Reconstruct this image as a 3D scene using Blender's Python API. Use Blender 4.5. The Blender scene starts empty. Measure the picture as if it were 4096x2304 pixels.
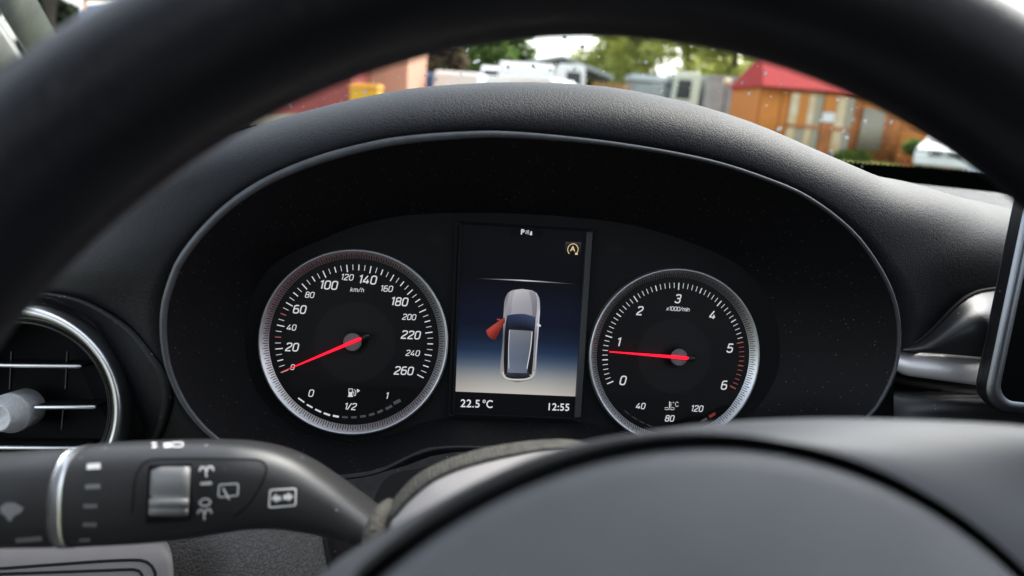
import bpy, bmesh, math, random
import numpy as np
from mathutils import Vector, Matrix
from mathutils.bvhtree import BVHTree

random.seed(7)
rng = np.random.default_rng(7)
SC = bpy.context.scene
COL = SC.collection
RAD = math.radians

# ------------------------------------------------------------------ camera
W, H, F = 4096.0, 2304.0, 2842.0            # photo size and focal length in photo pixels
YAW, PITCH, ROLL = RAD(8.5), RAD(14.5), RAD(4.2)
CAM = Vector((0, 0, 1.2))
RC = (Matrix.Rotation(-YAW, 3, 'Z') @ Matrix.Rotation(math.pi/2-PITCH, 3, 'X') @ Matrix.Rotation(ROLL, 3, 'Z'))
cd = bpy.data.cameras.new('camera')
cam = bpy.data.objects.new('camera', cd); COL.objects.link(cam)
cam.matrix_world = Matrix.Translation(CAM) @ RC.to_4x4()
cd.sensor_width = 36; cd.lens = 36*F/W
cd.clip_start = 0.01; cd.clip_end = 2000
cd.dof.use_dof = True; cd.dof.focus_distance = 0.415; cd.dof.aperture_fstop = 6.8
SC.camera = cam

# ------------------------------------------------------------------ light
EXPOSURE = 1.9
SC.view_settings.view_transform = 'Standard'; SC.view_settings.look = 'None'
SC.view_settings.exposure = EXPOSURE; SC.view_settings.gamma = 1.0
SC.view_settings.use_curve_mapping = False
EF = 2**EXPOSURE
wd = bpy.data.worlds.new('World'); SC.world = wd; wd.use_nodes = True
nt = wd.node_tree; nt.nodes.clear()
sky = nt.nodes.new('ShaderNodeTexSky'); sky.sky_type = 'NISHITA'; sky.sun_disc = False
SUN_EL, SUN_AZ = RAD(48), RAD(55)
sky.sun_elevation = SUN_EL; sky.sun_rotation = SUN_AZ
sky.air_density = 1.0; sky.dust_density = 3.0; sky.ozone_density = 1.0
hs = nt.nodes.new('ShaderNodeHueSaturation'); hs.inputs['Saturation'].default_value = 0.42; hs.inputs['Value'].default_value = 1.0
bg = nt.nodes.new('ShaderNodeBackground'); bg.inputs['Strength'].default_value = 0.15
wo = nt.nodes.new('ShaderNodeOutputWorld')
nt.links.new(sky.outputs[0], hs.inputs['Color']); nt.links.new(hs.outputs[0], bg.inputs[0]); nt.links.new(bg.outputs[0], wo.inputs[0])
sl = bpy.data.lights.new('sun', 'SUN'); sl.energy = 0.5; sl.angle = RAD(45); sl.color = (1, .97, .92)
so = bpy.data.objects.new('sun', sl); COL.objects.link(so)
sd = Vector((math.sin(SUN_AZ)*math.cos(SUN_EL), math.cos(SUN_AZ)*math.cos(SUN_EL), math.sin(SUN_EL)))
so.rotation_euler = sd.to_track_quat('Z', 'Y').to_euler(); so.location = (5, 5, 20)

# ------------------------------------------------------------------ helpers
def ray(x, y): return RC @ Vector(((x-W/2)/F, -(y-H/2)/F, -1.0))
def Q(x, y, Z): return CAM + ray(x, y)*Z
def PL(x, y, o, n):
    d = ray(x, y); return CAM + d*((o-CAM).dot(n)/d.dot(n))
def lin(c):
    return tuple((v/255/12.92) if v/255 <= .04045 else ((v/255+.055)/1.055)**2.4 for v in c)

def cr(pts, n, closed=False):
    """Catmull-Rom resample to n points, even by chord length"""
    P = np.array([list(p) for p in pts], float); k = len(P); out = []
    segs = k if closed else k-1
    for i in range(segs):
        p0 = P[(i-1) % k] if (closed or i > 0) else 2*P[0]-P[1]
        p1 = P[i]; p2 = P[(i+1) % k]
        p3 = P[(i+2) % k] if (closed or i+2 < k) else 2*P[k-1]-P[k-2]
        for t in np.linspace(0, 1, 13)[:-1]:
            out.append(.5*((2*p1)+(-p0+p2)*t+(2*p0-5*p1+4*p2-p3)*t*t+(-p0+3*p1-3*p2+p3)*t**3))
    out.append(P[0] if closed else P[-1]); A = np.array(out)
    s = np.r_[0, np.cumsum(np.linalg.norm(np.diff(A, axis=0), axis=1))]
    q = np.linspace(0, s[-1], n+1)[:-1] if closed else np.linspace(0, s[-1], n)
    return np.stack([np.interp(q, s, A[:, j]) for j in range(A.shape[1])], 1)

def link(o, parent=None):
    COL.objects.link(o)
    if parent is not None:
        o.parent = parent
        o.matrix_parent_inverse = PM[parent.name].inverted()
    PM[o.name] = o.matrix_basis.copy() if parent is None else o.matrix_basis.copy()
    return o
PM = {}
def thing(name, label, cat, loc, group=None):
    o = bpy.data.objects.new(name, None); o.location = loc; o.empty_display_size = .02
    COL.objects.link(o); PM[o.name] = Matrix.Translation(Vector(loc))
    tag(o, label, cat, group); return o
def tag(o, label, cat, group=None):
    o['label'] = label; o['category'] = cat
    if group: o['group'] = group
    return o
def mesh(name, V, Fc, mat=None, parent=None, smooth=True, solid=0, bevel=0, sub=0, kind=None, label=None, off=-1):
    me = bpy.data.meshes.new(name); me.from_pydata([tuple(v) for v in V], [], [tuple(f) for f in Fc]); me.update()
    if mat: me.materials.append(mat)
    if smooth: me.polygons.foreach_set('use_smooth', [True]*len(me.polygons))
    o = bpy.data.objects.new(name, me); link(o, parent)
    if solid:
        m = o.modifiers.new('s', 'SOLIDIFY'); m.thickness = solid; m.offset = off
    if bevel:
        m = o.modifiers.new('b', 'BEVEL'); m.width = bevel; m.segments = 2; m.limit_method = 'ANGLE'
    if sub:
        m = o.modifiers.new('u', 'SUBSURF'); m.levels = sub; m.render_levels = sub
    if kind: o['kind'] = kind
    if label: o['label'] = label
    return o
def again(name, me, mw, parent):
    o = bpy.data.objects.new(name, me); o.matrix_basis = mw; COL.objects.link(o)
    o.parent = parent; o.matrix_parent_inverse = PM[parent.name].inverted(); return o
def loft(rows, cu=False, cv=False):
    """rows of equal-length point lists -> verts, faces. cu closes each row, cv closes the row sequence"""
    n = len(rows[0]); V = [p for r in rows for p in r]; Fc = []
    m = len(rows)
    for i in range(m if cv else m-1):
        for j in range(n if cu else n-1):
            a, b = i*n+j, i*n+(j+1) % n; c, d = ((i+1) % m)*n+(j+1) % n, ((i+1) % m)*n+j
            Fc.append((a, b, c, d))
    return V, Fc
def tube(pts, rad, k=10, up=Vector((0, 0, 1)), flat=1.0, caps=True):
    """tube along pts; rad scalar or list; flat scales the second axis"""
    P = [Vector(p) for p in pts]; n = len(P); rows = []
    for i in range(n):
        t = (P[min(i+1, n-1)]-P[max(i-1, 0)]).normalized()
        a = t.cross(up)
        if a.length < 1e-6: a = t.cross(Vector((1, 0, 0)))
        a.normalize(); b = a.cross(t).normalized()
        r = rad[i] if hasattr(rad, '__len__') else rad
        rows.append([P[i]+a*(r*math.cos(2*math.pi*j/k))+b*(r*flat*math.sin(2*math.pi*j/k)) for j in range(k)])
    V, Fc = loft(rows, cu=True)
    if caps:
        Fc.append(tuple(range(k))[::-1]); Fc.append(tuple((n-1)*k+j for j in range(k)))
    return V, Fc
def join(parts):
    V, Fc = [], []
    for v, f in parts:
        o = len(V); V += list(v); Fc += [tuple(i+o for i in q) for q in f]
    return V, Fc
def boxvf(c, sx, sy, sz, ax=(Vector((1, 0, 0)), Vector((0, 1, 0)), Vector((0, 0, 1)))):
    c = Vector(c); V = [c+ax[0]*(sx/2*i)+ax[1]*(sy/2*j)+ax[2]*(sz/2*k) for i in (-1, 1) for j in (-1, 1) for k in (-1, 1)]
    return V, [(0, 1, 3, 2), (4, 6, 7, 5), (0, 4, 5, 1), (2, 3, 7, 6), (0, 2, 6, 4), (1, 5, 7, 3)]

# ------------------------------------------------------------------ materials
def mat_new(name):
    m = bpy.data.materials.new(name); m.use_nodes = True
    b = m.node_tree.nodes['Principled BSDF']; return m, m.node_tree, b
def pbr(name, col, rough=.5, metal=0, spec=.5, bump=None, var=0, var_scale=20, specks=0, speck_scale=700, coat=0, sheen=0, col2=None, aniso=0):
    m, t, b = mat_new(name); N, L = t.nodes, t.links
    b.inputs['Base Color'].default_value = (*col, 1); b.inputs['Roughness'].default_value = rough
    b.inputs['Metallic'].default_value = metal; b.inputs['Specular IOR Level'].default_value = spec
    b.inputs['Coat Weight'].default_value = coat; b.inputs['Sheen Weight'].default_value = sheen
    tc = N.new('ShaderNodeTexCoord')
    cur = None
    if var or col2:
        nz = N.new('ShaderNodeTexNoise'); nz.inputs['Scale'].default_value = var_scale; nz.inputs['Detail'].default_value = 6
        nz.inputs['Roughness'].default_value = .65
        L.new(tc.outputs['Object'], nz.inputs['Vector'])
        mx = N.new('ShaderNodeMix'); mx.data_type = 'RGBA'
        rp = N.new('ShaderNodeMapRange'); rp.inputs['From Min'].default_value = .35; rp.inputs['From Max'].default_value = .65
        L.new(nz.outputs['Fac'], rp.inputs['Value']); L.new(rp.outputs[0], mx.inputs['Factor'])
        mx.inputs['A'].default_value = (*(v*(1-var) for v in col), 1)
        mx.inputs['B'].default_value = (*(col2 if col2 else tuple(v*(1+var) for v in col)), 1)
        cur = mx.outputs['Result']
        rr = N.new('ShaderNodeMapRange'); rr.inputs['To Min'].default_value = rough*.88; rr.inputs['To Max'].default_value = min(1, rough*1.12)
        L.new(nz.outputs['Fac'], rr.inputs['Value']); L.new(rr.outputs[0], b.inputs['Roughness'])
    if specks:
        vo = N.new('ShaderNodeTexVoronoi'); vo.inputs['Scale'].default_value = speck_scale
        L.new(tc.outputs['Object'], vo.inputs['Vector'])
        sp = N.new('ShaderNodeMath'); sp.operation = 'LESS_THAN'; sp.inputs[1].default_value = .26
        L.new(vo.outputs['Distance'], sp.inputs[0])
        s2 = N.new('ShaderNodeSeparateColor'); L.new(vo.outputs['Color'], s2.inputs[0])
        th = N.new('ShaderNodeMath'); th.operation = 'GREATER_THAN'; th.inputs[1].default_value = 1-specks
        L.new(s2.outputs[0], th.inputs[0])
        ml = N.new('ShaderNodeMath'); ml.operation = 'MULTIPLY'; L.new(sp.outputs[0], ml.inputs[0]); L.new(th.outputs[0], ml.inputs[1])
        m3 = N.new('ShaderNodeMath'); m3.operation = 'MULTIPLY'; L.new(ml.outputs[0], m3.inputs[0]); L.new(s2.outputs[1], m3.inputs[1])
        mx = N.new('ShaderNodeMix'); mx.data_type = 'RGBA'; mx.inputs['A'].default_value = (*col, 1); mx.inputs['B'].default_value = (.3, .3, .3, 1)
        if cur: L.new(cur, mx.inputs['A'])
        L.new(m3.outputs[0], mx.inputs['Factor']); cur = mx.outputs['Result']
    if cur: L.new(cur, b.inputs['Base Color'])
    if bump:
        kind, sc, st, dist = bump
        bn = N.new('ShaderNodeBump'); bn.inputs['Strength'].default_value = st; bn.inputs['Distance'].default_value = dist
        if kind == 'leather':
            nd = N.new('ShaderNodeTexNoise'); nd.inputs['Scale'].default_value = sc*.45; nd.inputs['Detail'].default_value = 3
            L.new(tc.outputs['Object'], nd.inputs['Vector'])
            ma = N.new('ShaderNodeMixRGB'); ma.blend_type = 'LINEAR_LIGHT'; ma.inputs['Fac'].default_value = .9/sc
            L.new(tc.outputs['Object'], ma.inputs['Color1']); L.new(nd.outputs['Color'], ma.inputs['Color2'])
            v1 = N.new('ShaderNodeTexVoronoi'); v1.feature = 'DISTANCE_TO_EDGE'; v1.inputs['Scale'].default_value = sc
            L.new(ma.outputs[0], v1.inputs['Vector'])
            mr = N.new('ShaderNodeMapRange'); mr.inputs['From Max'].default_value = .16; mr.interpolation_type = 'SMOOTHSTEP'
            L.new(v1.outputs['Distance'], mr.inputs['Value'])
            n2 = N.new('ShaderNodeTexNoise'); n2.inputs['Scale'].default_value = sc*3; L.new(tc.outputs['Object'], n2.inputs['Vector'])
            ad = N.new('ShaderNodeMath'); ad.operation = 'MULTIPLY_ADD'; ad.inputs[1].default_value = .35
            L.new(n2.outputs['Fac'], ad.inputs[0]); L.new(mr.outputs[0], ad.inputs[2]); hgt = ad.outputs[0]
        elif kind == 'wave':
            wv = N.new('ShaderNodeTexWave'); wv.inputs['Scale'].default_value = sc; wv.bands_direction = 'X'
            L.new(tc.outputs['Object'], wv.inputs['Vector']); hgt = wv.outputs['Fac']
        elif kind == 'weave':
            w1 = N.new('ShaderNodeTexVoronoi'); w1.inputs['Scale'].default_value = sc; w1.inputs['Randomness'].default_value = .35
            L.new(tc.outputs['Object'], w1.inputs['Vector']); hgt = w1.outputs['Distance']
        else:
            nz2 = N.new('ShaderNodeTexNoise'); nz2.inputs['Scale'].default_value = sc; nz2.inputs['Detail'].default_value = 4
            L.new(tc.outputs['Object'], nz2.inputs['Vector']); hgt = nz2.outputs['Fac']
        L.new(hgt, bn.inputs['Height']); L.new(bn.outputs[0], b.inputs['Normal'])
    return m
def emit(name, rgb, k=1.0, base=(.02, .02, .02), rough=.4):
    """something that gives off light; rgb is how bright it shows on the display"""
    m, t, b = mat_new(name); b.inputs['Base Color'].default_value = (*base, 1); b.inputs['Roughness'].default_value = rough
    b.inputs['Specular IOR Level'].default_value = .2
    b.inputs['Emission Color'].default_value = (*lin(rgb), 1); b.inputs['Emission Strength'].default_value = k/EF
    return m
def screen_mat():
    m, t, b = mat_new('screen_picture'); at = t.nodes.new('ShaderNodeAttribute'); at.attribute_name = 'glow'
    b.inputs['Base Color'].default_value = (.004, .004, .005, 1); b.inputs['Roughness'].default_value = .35; b.inputs['Specular IOR Level'].default_value = .15
    t.links.new(at.outputs['Color'], b.inputs['Emission Color']); b.inputs['Emission Strength'].default_value = 1/EF
    return m
M = {}
M['leather'] = pbr('dash_leather', (.0062, .0070, .0095), .52, spec=.22, bump=('leather', 560, .32, .0004), var=.12, var_scale=14)
M['knee_leather'] = pbr('knee_leather', (.075, .068, .064), .44, bump=('leather', 430, .55, .0006), var=.15, var_scale=18)
M['funnel'] = pbr('binnacle_black', (.0055, .0055, .007), .62, spec=.25, bump=('noise', 2600, .25, .0001), specks=.05, speck_scale=900)
M['plate'] = pbr('cluster_plate', (.0062, .0064, .0078), .6, spec=.24, bump=('noise', 3000, .2, .0001))
M['dial'] = pbr('dial_black', (.0065, .0065, .0075), .5, spec=.3)
M['dial_low'] = pbr('dial_window_black', (.007, .007, .008), .35, spec=.35)
M['trim'] = pbr('satin_trim', (.10, .104, .112), .45, metal=.5, var=.15, var_scale=60)
M['silver'] = pbr('satin_silver', (.86, .84, .84), .42, metal=.55, var=.03, var_scale=80)
M['bezel'] = pbr('gauge_silver', (.74, .75, .76), .42, metal=1)
M['chrome'] = pbr('vent_chrome', (.82, .82, .83), .32, metal=1)
M['groove'] = pbr('dark_groove', (.012, .012, .013), .6)
M['rim'] = pbr('wheel_leather', (.0055, .0055, .0075), .32, spec=.42, bump=('leather', 700, .25, .0002), var=.1, var_scale=12)
M['hub'] = pbr('airbag_plastic', (.100, .104, .113), .5, spec=.5, bump=('noise', 1500, .45, .00015), var=.12, var_scale=14)
M['hubring'] = pbr('hub_plastic', (.070, .073, .080), .48, spec=.4, bump=('noise', 1800, .15, .0001), var=.05, var_scale=20)
M['stalk'] = pbr('stalk_plastic', (.026, .026, .0265), .40, spec=.75, bump=('noise', 2400, .3, .00012), specks=.03, speck_scale=500)
M['stalk_dark'] = pbr('stalk_panel', (.016, .016, .017), .5, spec=.4, bump=('noise', 2400, .2, .0001), specks=.04, speck_scale=500)
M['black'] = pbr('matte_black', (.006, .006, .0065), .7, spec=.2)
M['tablet_glass'] = pbr('tablet_glass', (.003, .003, .0035), .2, spec=.12)
M['gloss'] = pbr('gloss_black', (.006, .006, .007), .12, spec=.5)
M['vent_black'] = pbr('vent_black', (.007, .007, .008), .55, spec=.3, bump=('noise', 2600, .3, .0001), specks=.10, speck_scale=650)
M['symbol'] = pbr('symbol_grey', (.78, .78, .77), .5)
M['symbol_dim'] = pbr('symbol_dim', (.24, .24, .24), .5)
M['greypanel'] = pbr('grey_panel', (.20, .182, .178), .55, bump=('noise', 1500, .25, .0001), var=.05, var_scale=30)
M['lower'] = pbr('lower_panel', (.028, .026, .026), .7, spec=.3, bump=('noise', 1300, .6, .0003), var=.2, var_scale=300, specks=.05, speck_scale=800)
M['collar'] = pbr('column_gaiter', (.085, .08, .068), .8, spec=.3, bump=('weave', 620, 1.0, .0006), var=.25, var_scale=250)
M['shroud'] = pbr('column_shroud', (.36, .335, .325), .5, var=.05, var_scale=40)
M['satinblack'] = pbr('satin_black', (.014, .0145, .016), .38, spec=.5, bump=('noise', 2600, .15, .0001), specks=.03, speck_scale=700)
M['fabric'] = pbr('pillar_fabric', (.62, .63, .61), .85, bump=('weave', 900, .8, .0005))
M['lining'] = pbr('roof_lining', (.30, .30, .29), .9, bump=('noise', 300, .3, .0005))
M['dark_int'] = pbr('dark_interior', (.02, .02, .021), .8)
M['grille'] = pbr('defrost_grille', (.045, .047, .05), .5)
M['white'] = emit('dial_white', (205, 204, 208), .9, base=(.35, .35, .35))
M['dim'] = emit('dial_dim', (66, 66, 70), .8, base=(.05, .05, .05))
M['dred'] = emit('dial_red', (150, 84, 78), .8, base=(.2, .06, .05))
M['redblock'] = emit('dial_red_block', (110, 44, 32), .8, base=(.1, .03, .02))
M['rings'] = emit('dial_rings', (58, 58, 62), .6, base=(.03, .03, .03))
M['needle'] = emit('needle_red', (250, 20, 48), 1.7, base=(.4, .02, .03), rough=.35)
M['needle_dim'] = emit('needle_tip_red', (205, 60, 66), .8, base=(.5, .08, .08), rough=.35)
M['screen'] = screen_mat()
M['arrow'] = pbr('unlit_arrow', (.0058, .006, .007), .55, spec=.3)
M['hubcap'] = pbr('needle_hub', (.34, .31, .31), .5, metal=.3)

# ------------------------------------------------------------------ cabin shell
cabin = thing('car_cabin', 'light grey roof lining, pillars and dark doors around the dashboard', 'car interior', (0, -.5, .45))
def zc(z): return 1.2+z
def slab(name, quad, th, mat, parent, **k):
    return mesh(name, quad, [(0, 1, 2, 3)], mat, parent, smooth=False, solid=th, off=0, **k)
WB_Y, WB_Z = .86, -.06                       # windscreen base (height is relative to the camera)
WT_Y, WT_Z = .02, .50
wn = Vector((0, WT_Z-WB_Z, -(WT_Y-WB_Y))).normalized(); wo_ = Vector((0, WB_Y, zc(WB_Z)))
XL, XR = -.62, 1.05
def shield(x, s):                            # point on the windscreen, s 0 base .. 1 header
    bow = .10*((x-.35)/.8)**2
    return Vector((x*(1-.10*s) + .035*s, WB_Y+(WT_Y-WB_Y)*s-bow, zc(WB_Z+(WT_Z-WB_Z)*s-.012*math.sin(math.pi*s)*-1)))
# roof with an unseen sunroof added to light the hub; rear bulkhead, doors, floor
rv = []
ys = np.linspace(.03, -1.7, 20)
rows = [[Vector((x, y, zc(.50+.05*math.sin(math.pi*(y-.03)/-1.73)-.05*((x-.2)/.75)**2))) for x in np.linspace(-.58, .98, 14)] for y in ys]
V, Fc = loft(rows)
def in_added_sunroof(f):
    c = sum((V[i] for i in f), Vector())/4; return -.55 < c.y < -.07 and -.22 < c.x < .66
mesh('roof_lining', V, [f for f in Fc if not in_added_sunroof(f)], M['lining'], cabin, solid=.03, off=1)
_f = [f for f in Fc if in_added_sunroof(f)]; _u = sorted({i for f in _f for i in f}); _m = {i: k for k, i in enumerate(_u)}
ADDED_SUNROOF = ([V[i] for i in _u], [tuple(_m[i] for i in f) for f in _f])
slab('rear_bulkhead', [Vector((-.62, -1.7, .1)), Vector((1.05, -1.7, .1)), Vector((1.05, -1.7, zc(.55))), Vector((-.62, -1.7, zc(.55)))], .03, M['dark_int'], cabin)
slab('seat_back', [Vector((-.2, -.55, .3)), Vector((.36, -.55, .3)), Vector((.36, -.75, zc(.02))), Vector((-.2, -.75, zc(.02)))], .12, M['dark_int'], cabin)
slab('seat_back', [Vector((.5, -.55, .3)), Vector((.98, -.55, .3)), Vector((.98, -.75, zc(.02))), Vector((.5, -.75, zc(.02)))], .12, M['dark_int'], cabin)
# the driver's door stands open (the display says so), so only the rear door closes this side
slab('door_panel', [Vector((-.66, -.62, .2)), Vector((-.66, -1.7, .2)), Vector((-.66, -1.7, zc(.03))), Vector((-.66, -.62, zc(.03)))], .05, M['dark_int'], cabin)
slab('door_panel', [Vector((1.08, .75, .2)), Vector((1.08, -1.7, .2)), Vector((1.08, -1.7, zc(.03))), Vector((1.08, .75, zc(.03)))], .05, M['dark_int'], cabin)
slab('cabin_floor', [Vector((-.66, 1.0, .25)), Vector((1.08, 1.0, .25)), Vector((1.08, -1.7, .25)), Vector((-.66, -1.7, .25))], .04, M['dark_int'], cabin)
slab('firewall', [Vector((-.66, 1.0, .25)), Vector((1.08, 1.0, .25)), Vector((1.08, .98, zc(-.09))), Vector((-.66, .98, zc(-.09)))], .02, M['dark_int'], cabin)
for xs in (-.62, 1.04):
    slab('centre_pillar', [Vector((xs, -.55, zc(-.1))), Vector((xs, -.70, zc(-.1))), Vector((xs*.93+.03, -.70, zc(.5))), Vector((xs*.93+.03, -.6, zc(.5)))], .05, M['lining'], cabin)
# A pillar seen at the edge of the picture: fabric trim and the dark sealed glass edge beside it
def pillar(parent, name, px_edge, inner_off, mat, th):
    pass
pe0, pe1 = Q(-6, 76, .66), Q(88, 222, .78)           # visible edge of the white trim
dirp = (pe1-pe0)
a0, a1 = pe0-dirp*3.2, pe1+dirp*.55
side = Vector((-.085, -.03, .0))
V, Fc = loft([[a0, a0+side*.5+Vector((0, -.02, 0)), a0+side*1.3+Vector((0, -.06, 0))], [a1, a1+side*.5+Vector((0, -.02, 0)), a1+side*1.3+Vector((0, -.06, 0))]])
mesh('pillar_trim', V, Fc, M['fabric'], cabin, solid=.012, off=1, label='white woven fabric pillar trim')
M['frit_edge'] = pbr('glass_edge_band', (.10, .12, .118), .4, var=.25, var_scale=28, col2=(.15, .16, .145), specks=.05, speck_scale=160)
f0, f1 = Q(135, -8, .70), Q(210, 125, .82)
fd = f1-f0
b0, b1 = f0-fd*2.0, f1+fd*.9
V, Fc = loft([[a0+Vector((0, .012, 0)), b0], [a1+Vector((0, .012, 0)), b1]])
mesh('glass_edge_band', V, Fc, M['frit_edge'], cabin, solid=.004)
V, Fc = loft([[Vector((1.02, .74, zc(-.08))), Vector((1.10, .70, zc(-.08)))], [Vector((.95, .02, zc(.5))), Vector((1.02, -.02, zc(.48)))]])
mesh('pillar_trim', V, Fc, M['fabric'], cabin, solid=.02)

# windscreen
def glass():
    m = bpy.data.materials.new('windscreen_glass'); m.use_nodes = True; t = m.node_tree; t.nodes.clear()
    o = t.nodes.new('ShaderNodeOutputMaterial'); mx = t.nodes.new('ShaderNodeMixShader')
    tr = t.nodes.new('ShaderNodeBsdfTransparent'); tr.inputs[0].default_value = (.93, .96, .945, 1)
    gl = t.nodes.new('ShaderNodeBsdfGlossy'); gl.inputs['Roughness'].default_value = .01
    fr = t.nodes.new('ShaderNodeFresnel'); fr.inputs[0].default_value = 1.25
    t.links.new(fr.outputs[0], mx.inputs[0]); t.links.new(tr.outputs[0], mx.inputs[1]); t.links.new(gl.outputs[0], mx.inputs[2]); t.links.new(mx.outputs[0], o.inputs[0])
    return m
ws = thing('windscreen', 'dusty curved windscreen glass with dotted black border above the dash', 'windscreen', shield(.2, 0))
V, Fc = loft([[shield(x, s) for x in np.linspace(-.60, 1.03, 24)] for s in np.linspace(0, 1, 12)])
gmat = glass(); mesh('glass_pane', V, Fc, gmat, ws)
mesh('added_sunroof_glass', ADDED_SUNROOF[0], ADDED_SUNROOF[1], gmat, cabin)
# frit: black band with a toothed upper edge
ft = []; fb = []; nz_ = 500
for i in range(nz_+1):
    x = -.6+1.63*i/nz_
    s = .034+(.0032 if i % 2 else 0)
    ft.append(shield(x, s)+Vector((0, -.003, -.0015))); fb.append(shield(x, -.03)+Vector((0, -.003, -.0015)))
V, Fc = loft([fb, ft]); mesh('black_border', V, Fc, pbr('frit', (.004, .006, .0055), .6, spec=.2), ws, smooth=False)
# dust and grit stuck to the glass
dv, df = [], []
for i in range(520):
    px = rng.uniform(900, 3900); py = rng.uniform(100, 700)
    d = ray(px, py)
    # meet the glass by marching
    best = None; t0 = .2
    for t in np.linspace(.2, 1.1, 120):
        p = CAM+d*t; s = (p.z-zc(WB_Z))/(WT_Z-WB_Z)
        if s > 0 and shield(p.x, s).y < p.y: best = p; break
    if best is None: continue
    r = .0004+.0019*rng.random()**4
    a = rng.uniform(0, math.pi); u_ = Vector((math.cos(a), 0, math.sin(a))); v_ = Vector((-math.sin(a), .3, math.cos(a)))
    el = 1+1.3*rng.random()**3
    o = len(dv); k = 6
    for j in range(k): dv.append(best+Vector((0, -.004, -.002))+u_*(r*el*math.cos(2*math.pi*j/k))+v_*(r*math.sin(2*math.pi*j/k)))
    df.append(tuple(range(o, o+k)))
mesh('dust_specks', dv, df, pbr('grit', (.75, .75, .7), .8), ws, smooth=False, kind='stuff')

# ------------------------------------------------------------------ instrument cluster frame
TX, TZ, RY = .2218, -.0249, .0121
CM = Matrix.Rotation(TZ, 3, 'Z') @ Matrix.Rotation(-TX, 3, 'X') @ Matrix.Rotation(RY, 3, 'Y')
CU, CV, CN = CM.col[0].copy(), CM.col[2].copy(), -CM.col[1]
CO = CAM+Vector((-.0312, .4098, -.1444)); SEP = .1993; RG = .055
def cl(u, v, h=0): return CO+CU*u+CV*v+CN*h
def pc(x, y, h=0):
    p = PL(x, y, CO+CN*h, CN)-CO; return p.dot(CU), p.dot(CV)
c1 = lambda x, y: (950+x/1.7456, 950+y/1.7456)
c2 = lambda x, y: (1780+x/1.6846, 860+y/1.6846)
c3 = lambda x, y: (2300+x/1.9575, 1040+y/1.9575)
c6 = lambda x, y: (x/1.717, 1650+y/1.717)
c7 = lambda x, y: (x/1.932, 1100+y/1.932)
cb = lambda x, y: (1100+x/1.717, 1500+y/1.717)

cluster = thing('instrument_cluster', 'black instrument cluster with two round gauges and a colour display between them', 'instrument cluster', cl(SEP/2, -.07, 0))
LT = RAD(5); LN = (Matrix.Rotation(-LT, 3, 'X') @ Vector((0, -1, 0))); LO = cl(SEP/2, 0, .052)
lip_px = [(652, 1300), (661, 1207), (683, 1135), (710, 1063), (760, 986), (821, 914), (887, 848), (964, 787), (1053, 732), (1152, 685), (1262, 643), (1373, 610), (1538, 572), (1704, 551), (1870, 540), (1997, 537), (2198, 549), (2462, 577), (2726, 620), (2924, 668), (3122, 738), (3221, 784), (3320, 850), (3419, 936), (3485, 1021), (3538, 1107), (3577, 1200), (3594, 1292), (3594, 1401), (3574, 1495), (3543, 1562), (3502, 1634), (3440, 1690), (3300, 1760), (3100, 1820), (2850, 1860), (2600, 1850), (2300, 1805), (2100, 1792), (1933, 1791), (1741, 1794), (1653, 1820), (1508, 1887), (1321, 1911), (1200, 1900), (1050, 1860), (870, 1760), (776, 1669), (721, 1586), (682, 1498), (660, 1409)]
plate_px = [(985, 1365), (1000, 1210), (1070, 1080), (1170, 1010), (1290, 958), (1428, 903), (1649, 859), (1997, 853), (2300, 870), (2550, 905), (2800, 985), (2980, 1080), (3090, 1230), (3120, 1420), (3080, 1560), (2980, 1680), (2850, 1760), (2700, 1790), (2550, 1760), (2430, 1710), (2300, 1690), (1980, 1680), (1800, 1672), (1690, 1690), (1600, 1730), (1500, 1755), (1410, 1762), (1300, 1752), (1180, 1710), (1080, 1630), (1010, 1520)]
lip3 = cr([PL(x, y, LO, LN) for x, y in lip_px], 160, True)
HP = -.0045
plate3 = cr([cl(*pc(x, y, HP), HP) for x, y in plate_px], 200, True)
cu0, cv0 = pc(2050, 1330, 0)
def ang(P): 
    r = P-np.array(CO); u = r@np.array(CU)-cu0; v = r@np.array(CV)-cv0; return np.arctan2(v, u)
def by_angle(P, n=180):
    a = ang(P); i = np.argsort(a); a = a[i]; P = P[i]
    a = np.r_[a[-1]-2*np.pi, a, a[0]+2*np.pi]; P = np.vstack([P[-1:], P, P[:1]])
    q = np.linspace(-np.pi, np.pi, n+1)[:-1]
    return np.stack([np.interp(q, a, P[:, j]) for j in range(3)], 1)
LA, PA = by_angle(lip3), by_angle(plate3)
rows = []
for t in (0, .03, .12, .3, .5, .7, .88, .96, 1):
    k = t**.85
    p = LA*(1-t)+PA*t
    rows.append([Vector(q)-CN*(.006*math.sin(math.pi*t)) for q in p])
V, Fc = loft(rows, cu=True); mesh('binnacle_funnel', V, [f[::-1] for f in Fc], M['funnel'], cluster)
o0 = len(PA); V = [Vector(p) for p in PA]+[cl(cu0, cv0, HP)]
mesh('face_plate', V, [((i+1) % o0, i, o0) for i in range(o0)], M['plate'], cluster, smooth=False)
# lip bead: satin grey, thicker at upper left
n_ = len(LA); bead = []
rr = []
for i in range(n_):
    a = -math.pi+2*math.pi*i/n_
    rr.append(.0011+.0010*max(0, math.cos(a-2.45))**1.5)
def ringtube(P, R, k=8):
    rows = []
    n = len(P)
    for i in range(n):
        t = Vector(P[(i+1) % n]-P[i-1]).normalized(); a = t.cross(LN).normalized(); b = LN
        rows.append([Vector(P[i])+a*(R[i]*1.0*math.cos(2*math.pi*j/k))+b*(.0013*math.sin(2*math.pi*j/k)) for j in range(k)])
    return loft(rows, cu=True, cv=True)
V, Fc = ringtube(LA, rr); mesh('lip_trim', V, Fc, M['trim'], cluster)

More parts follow.
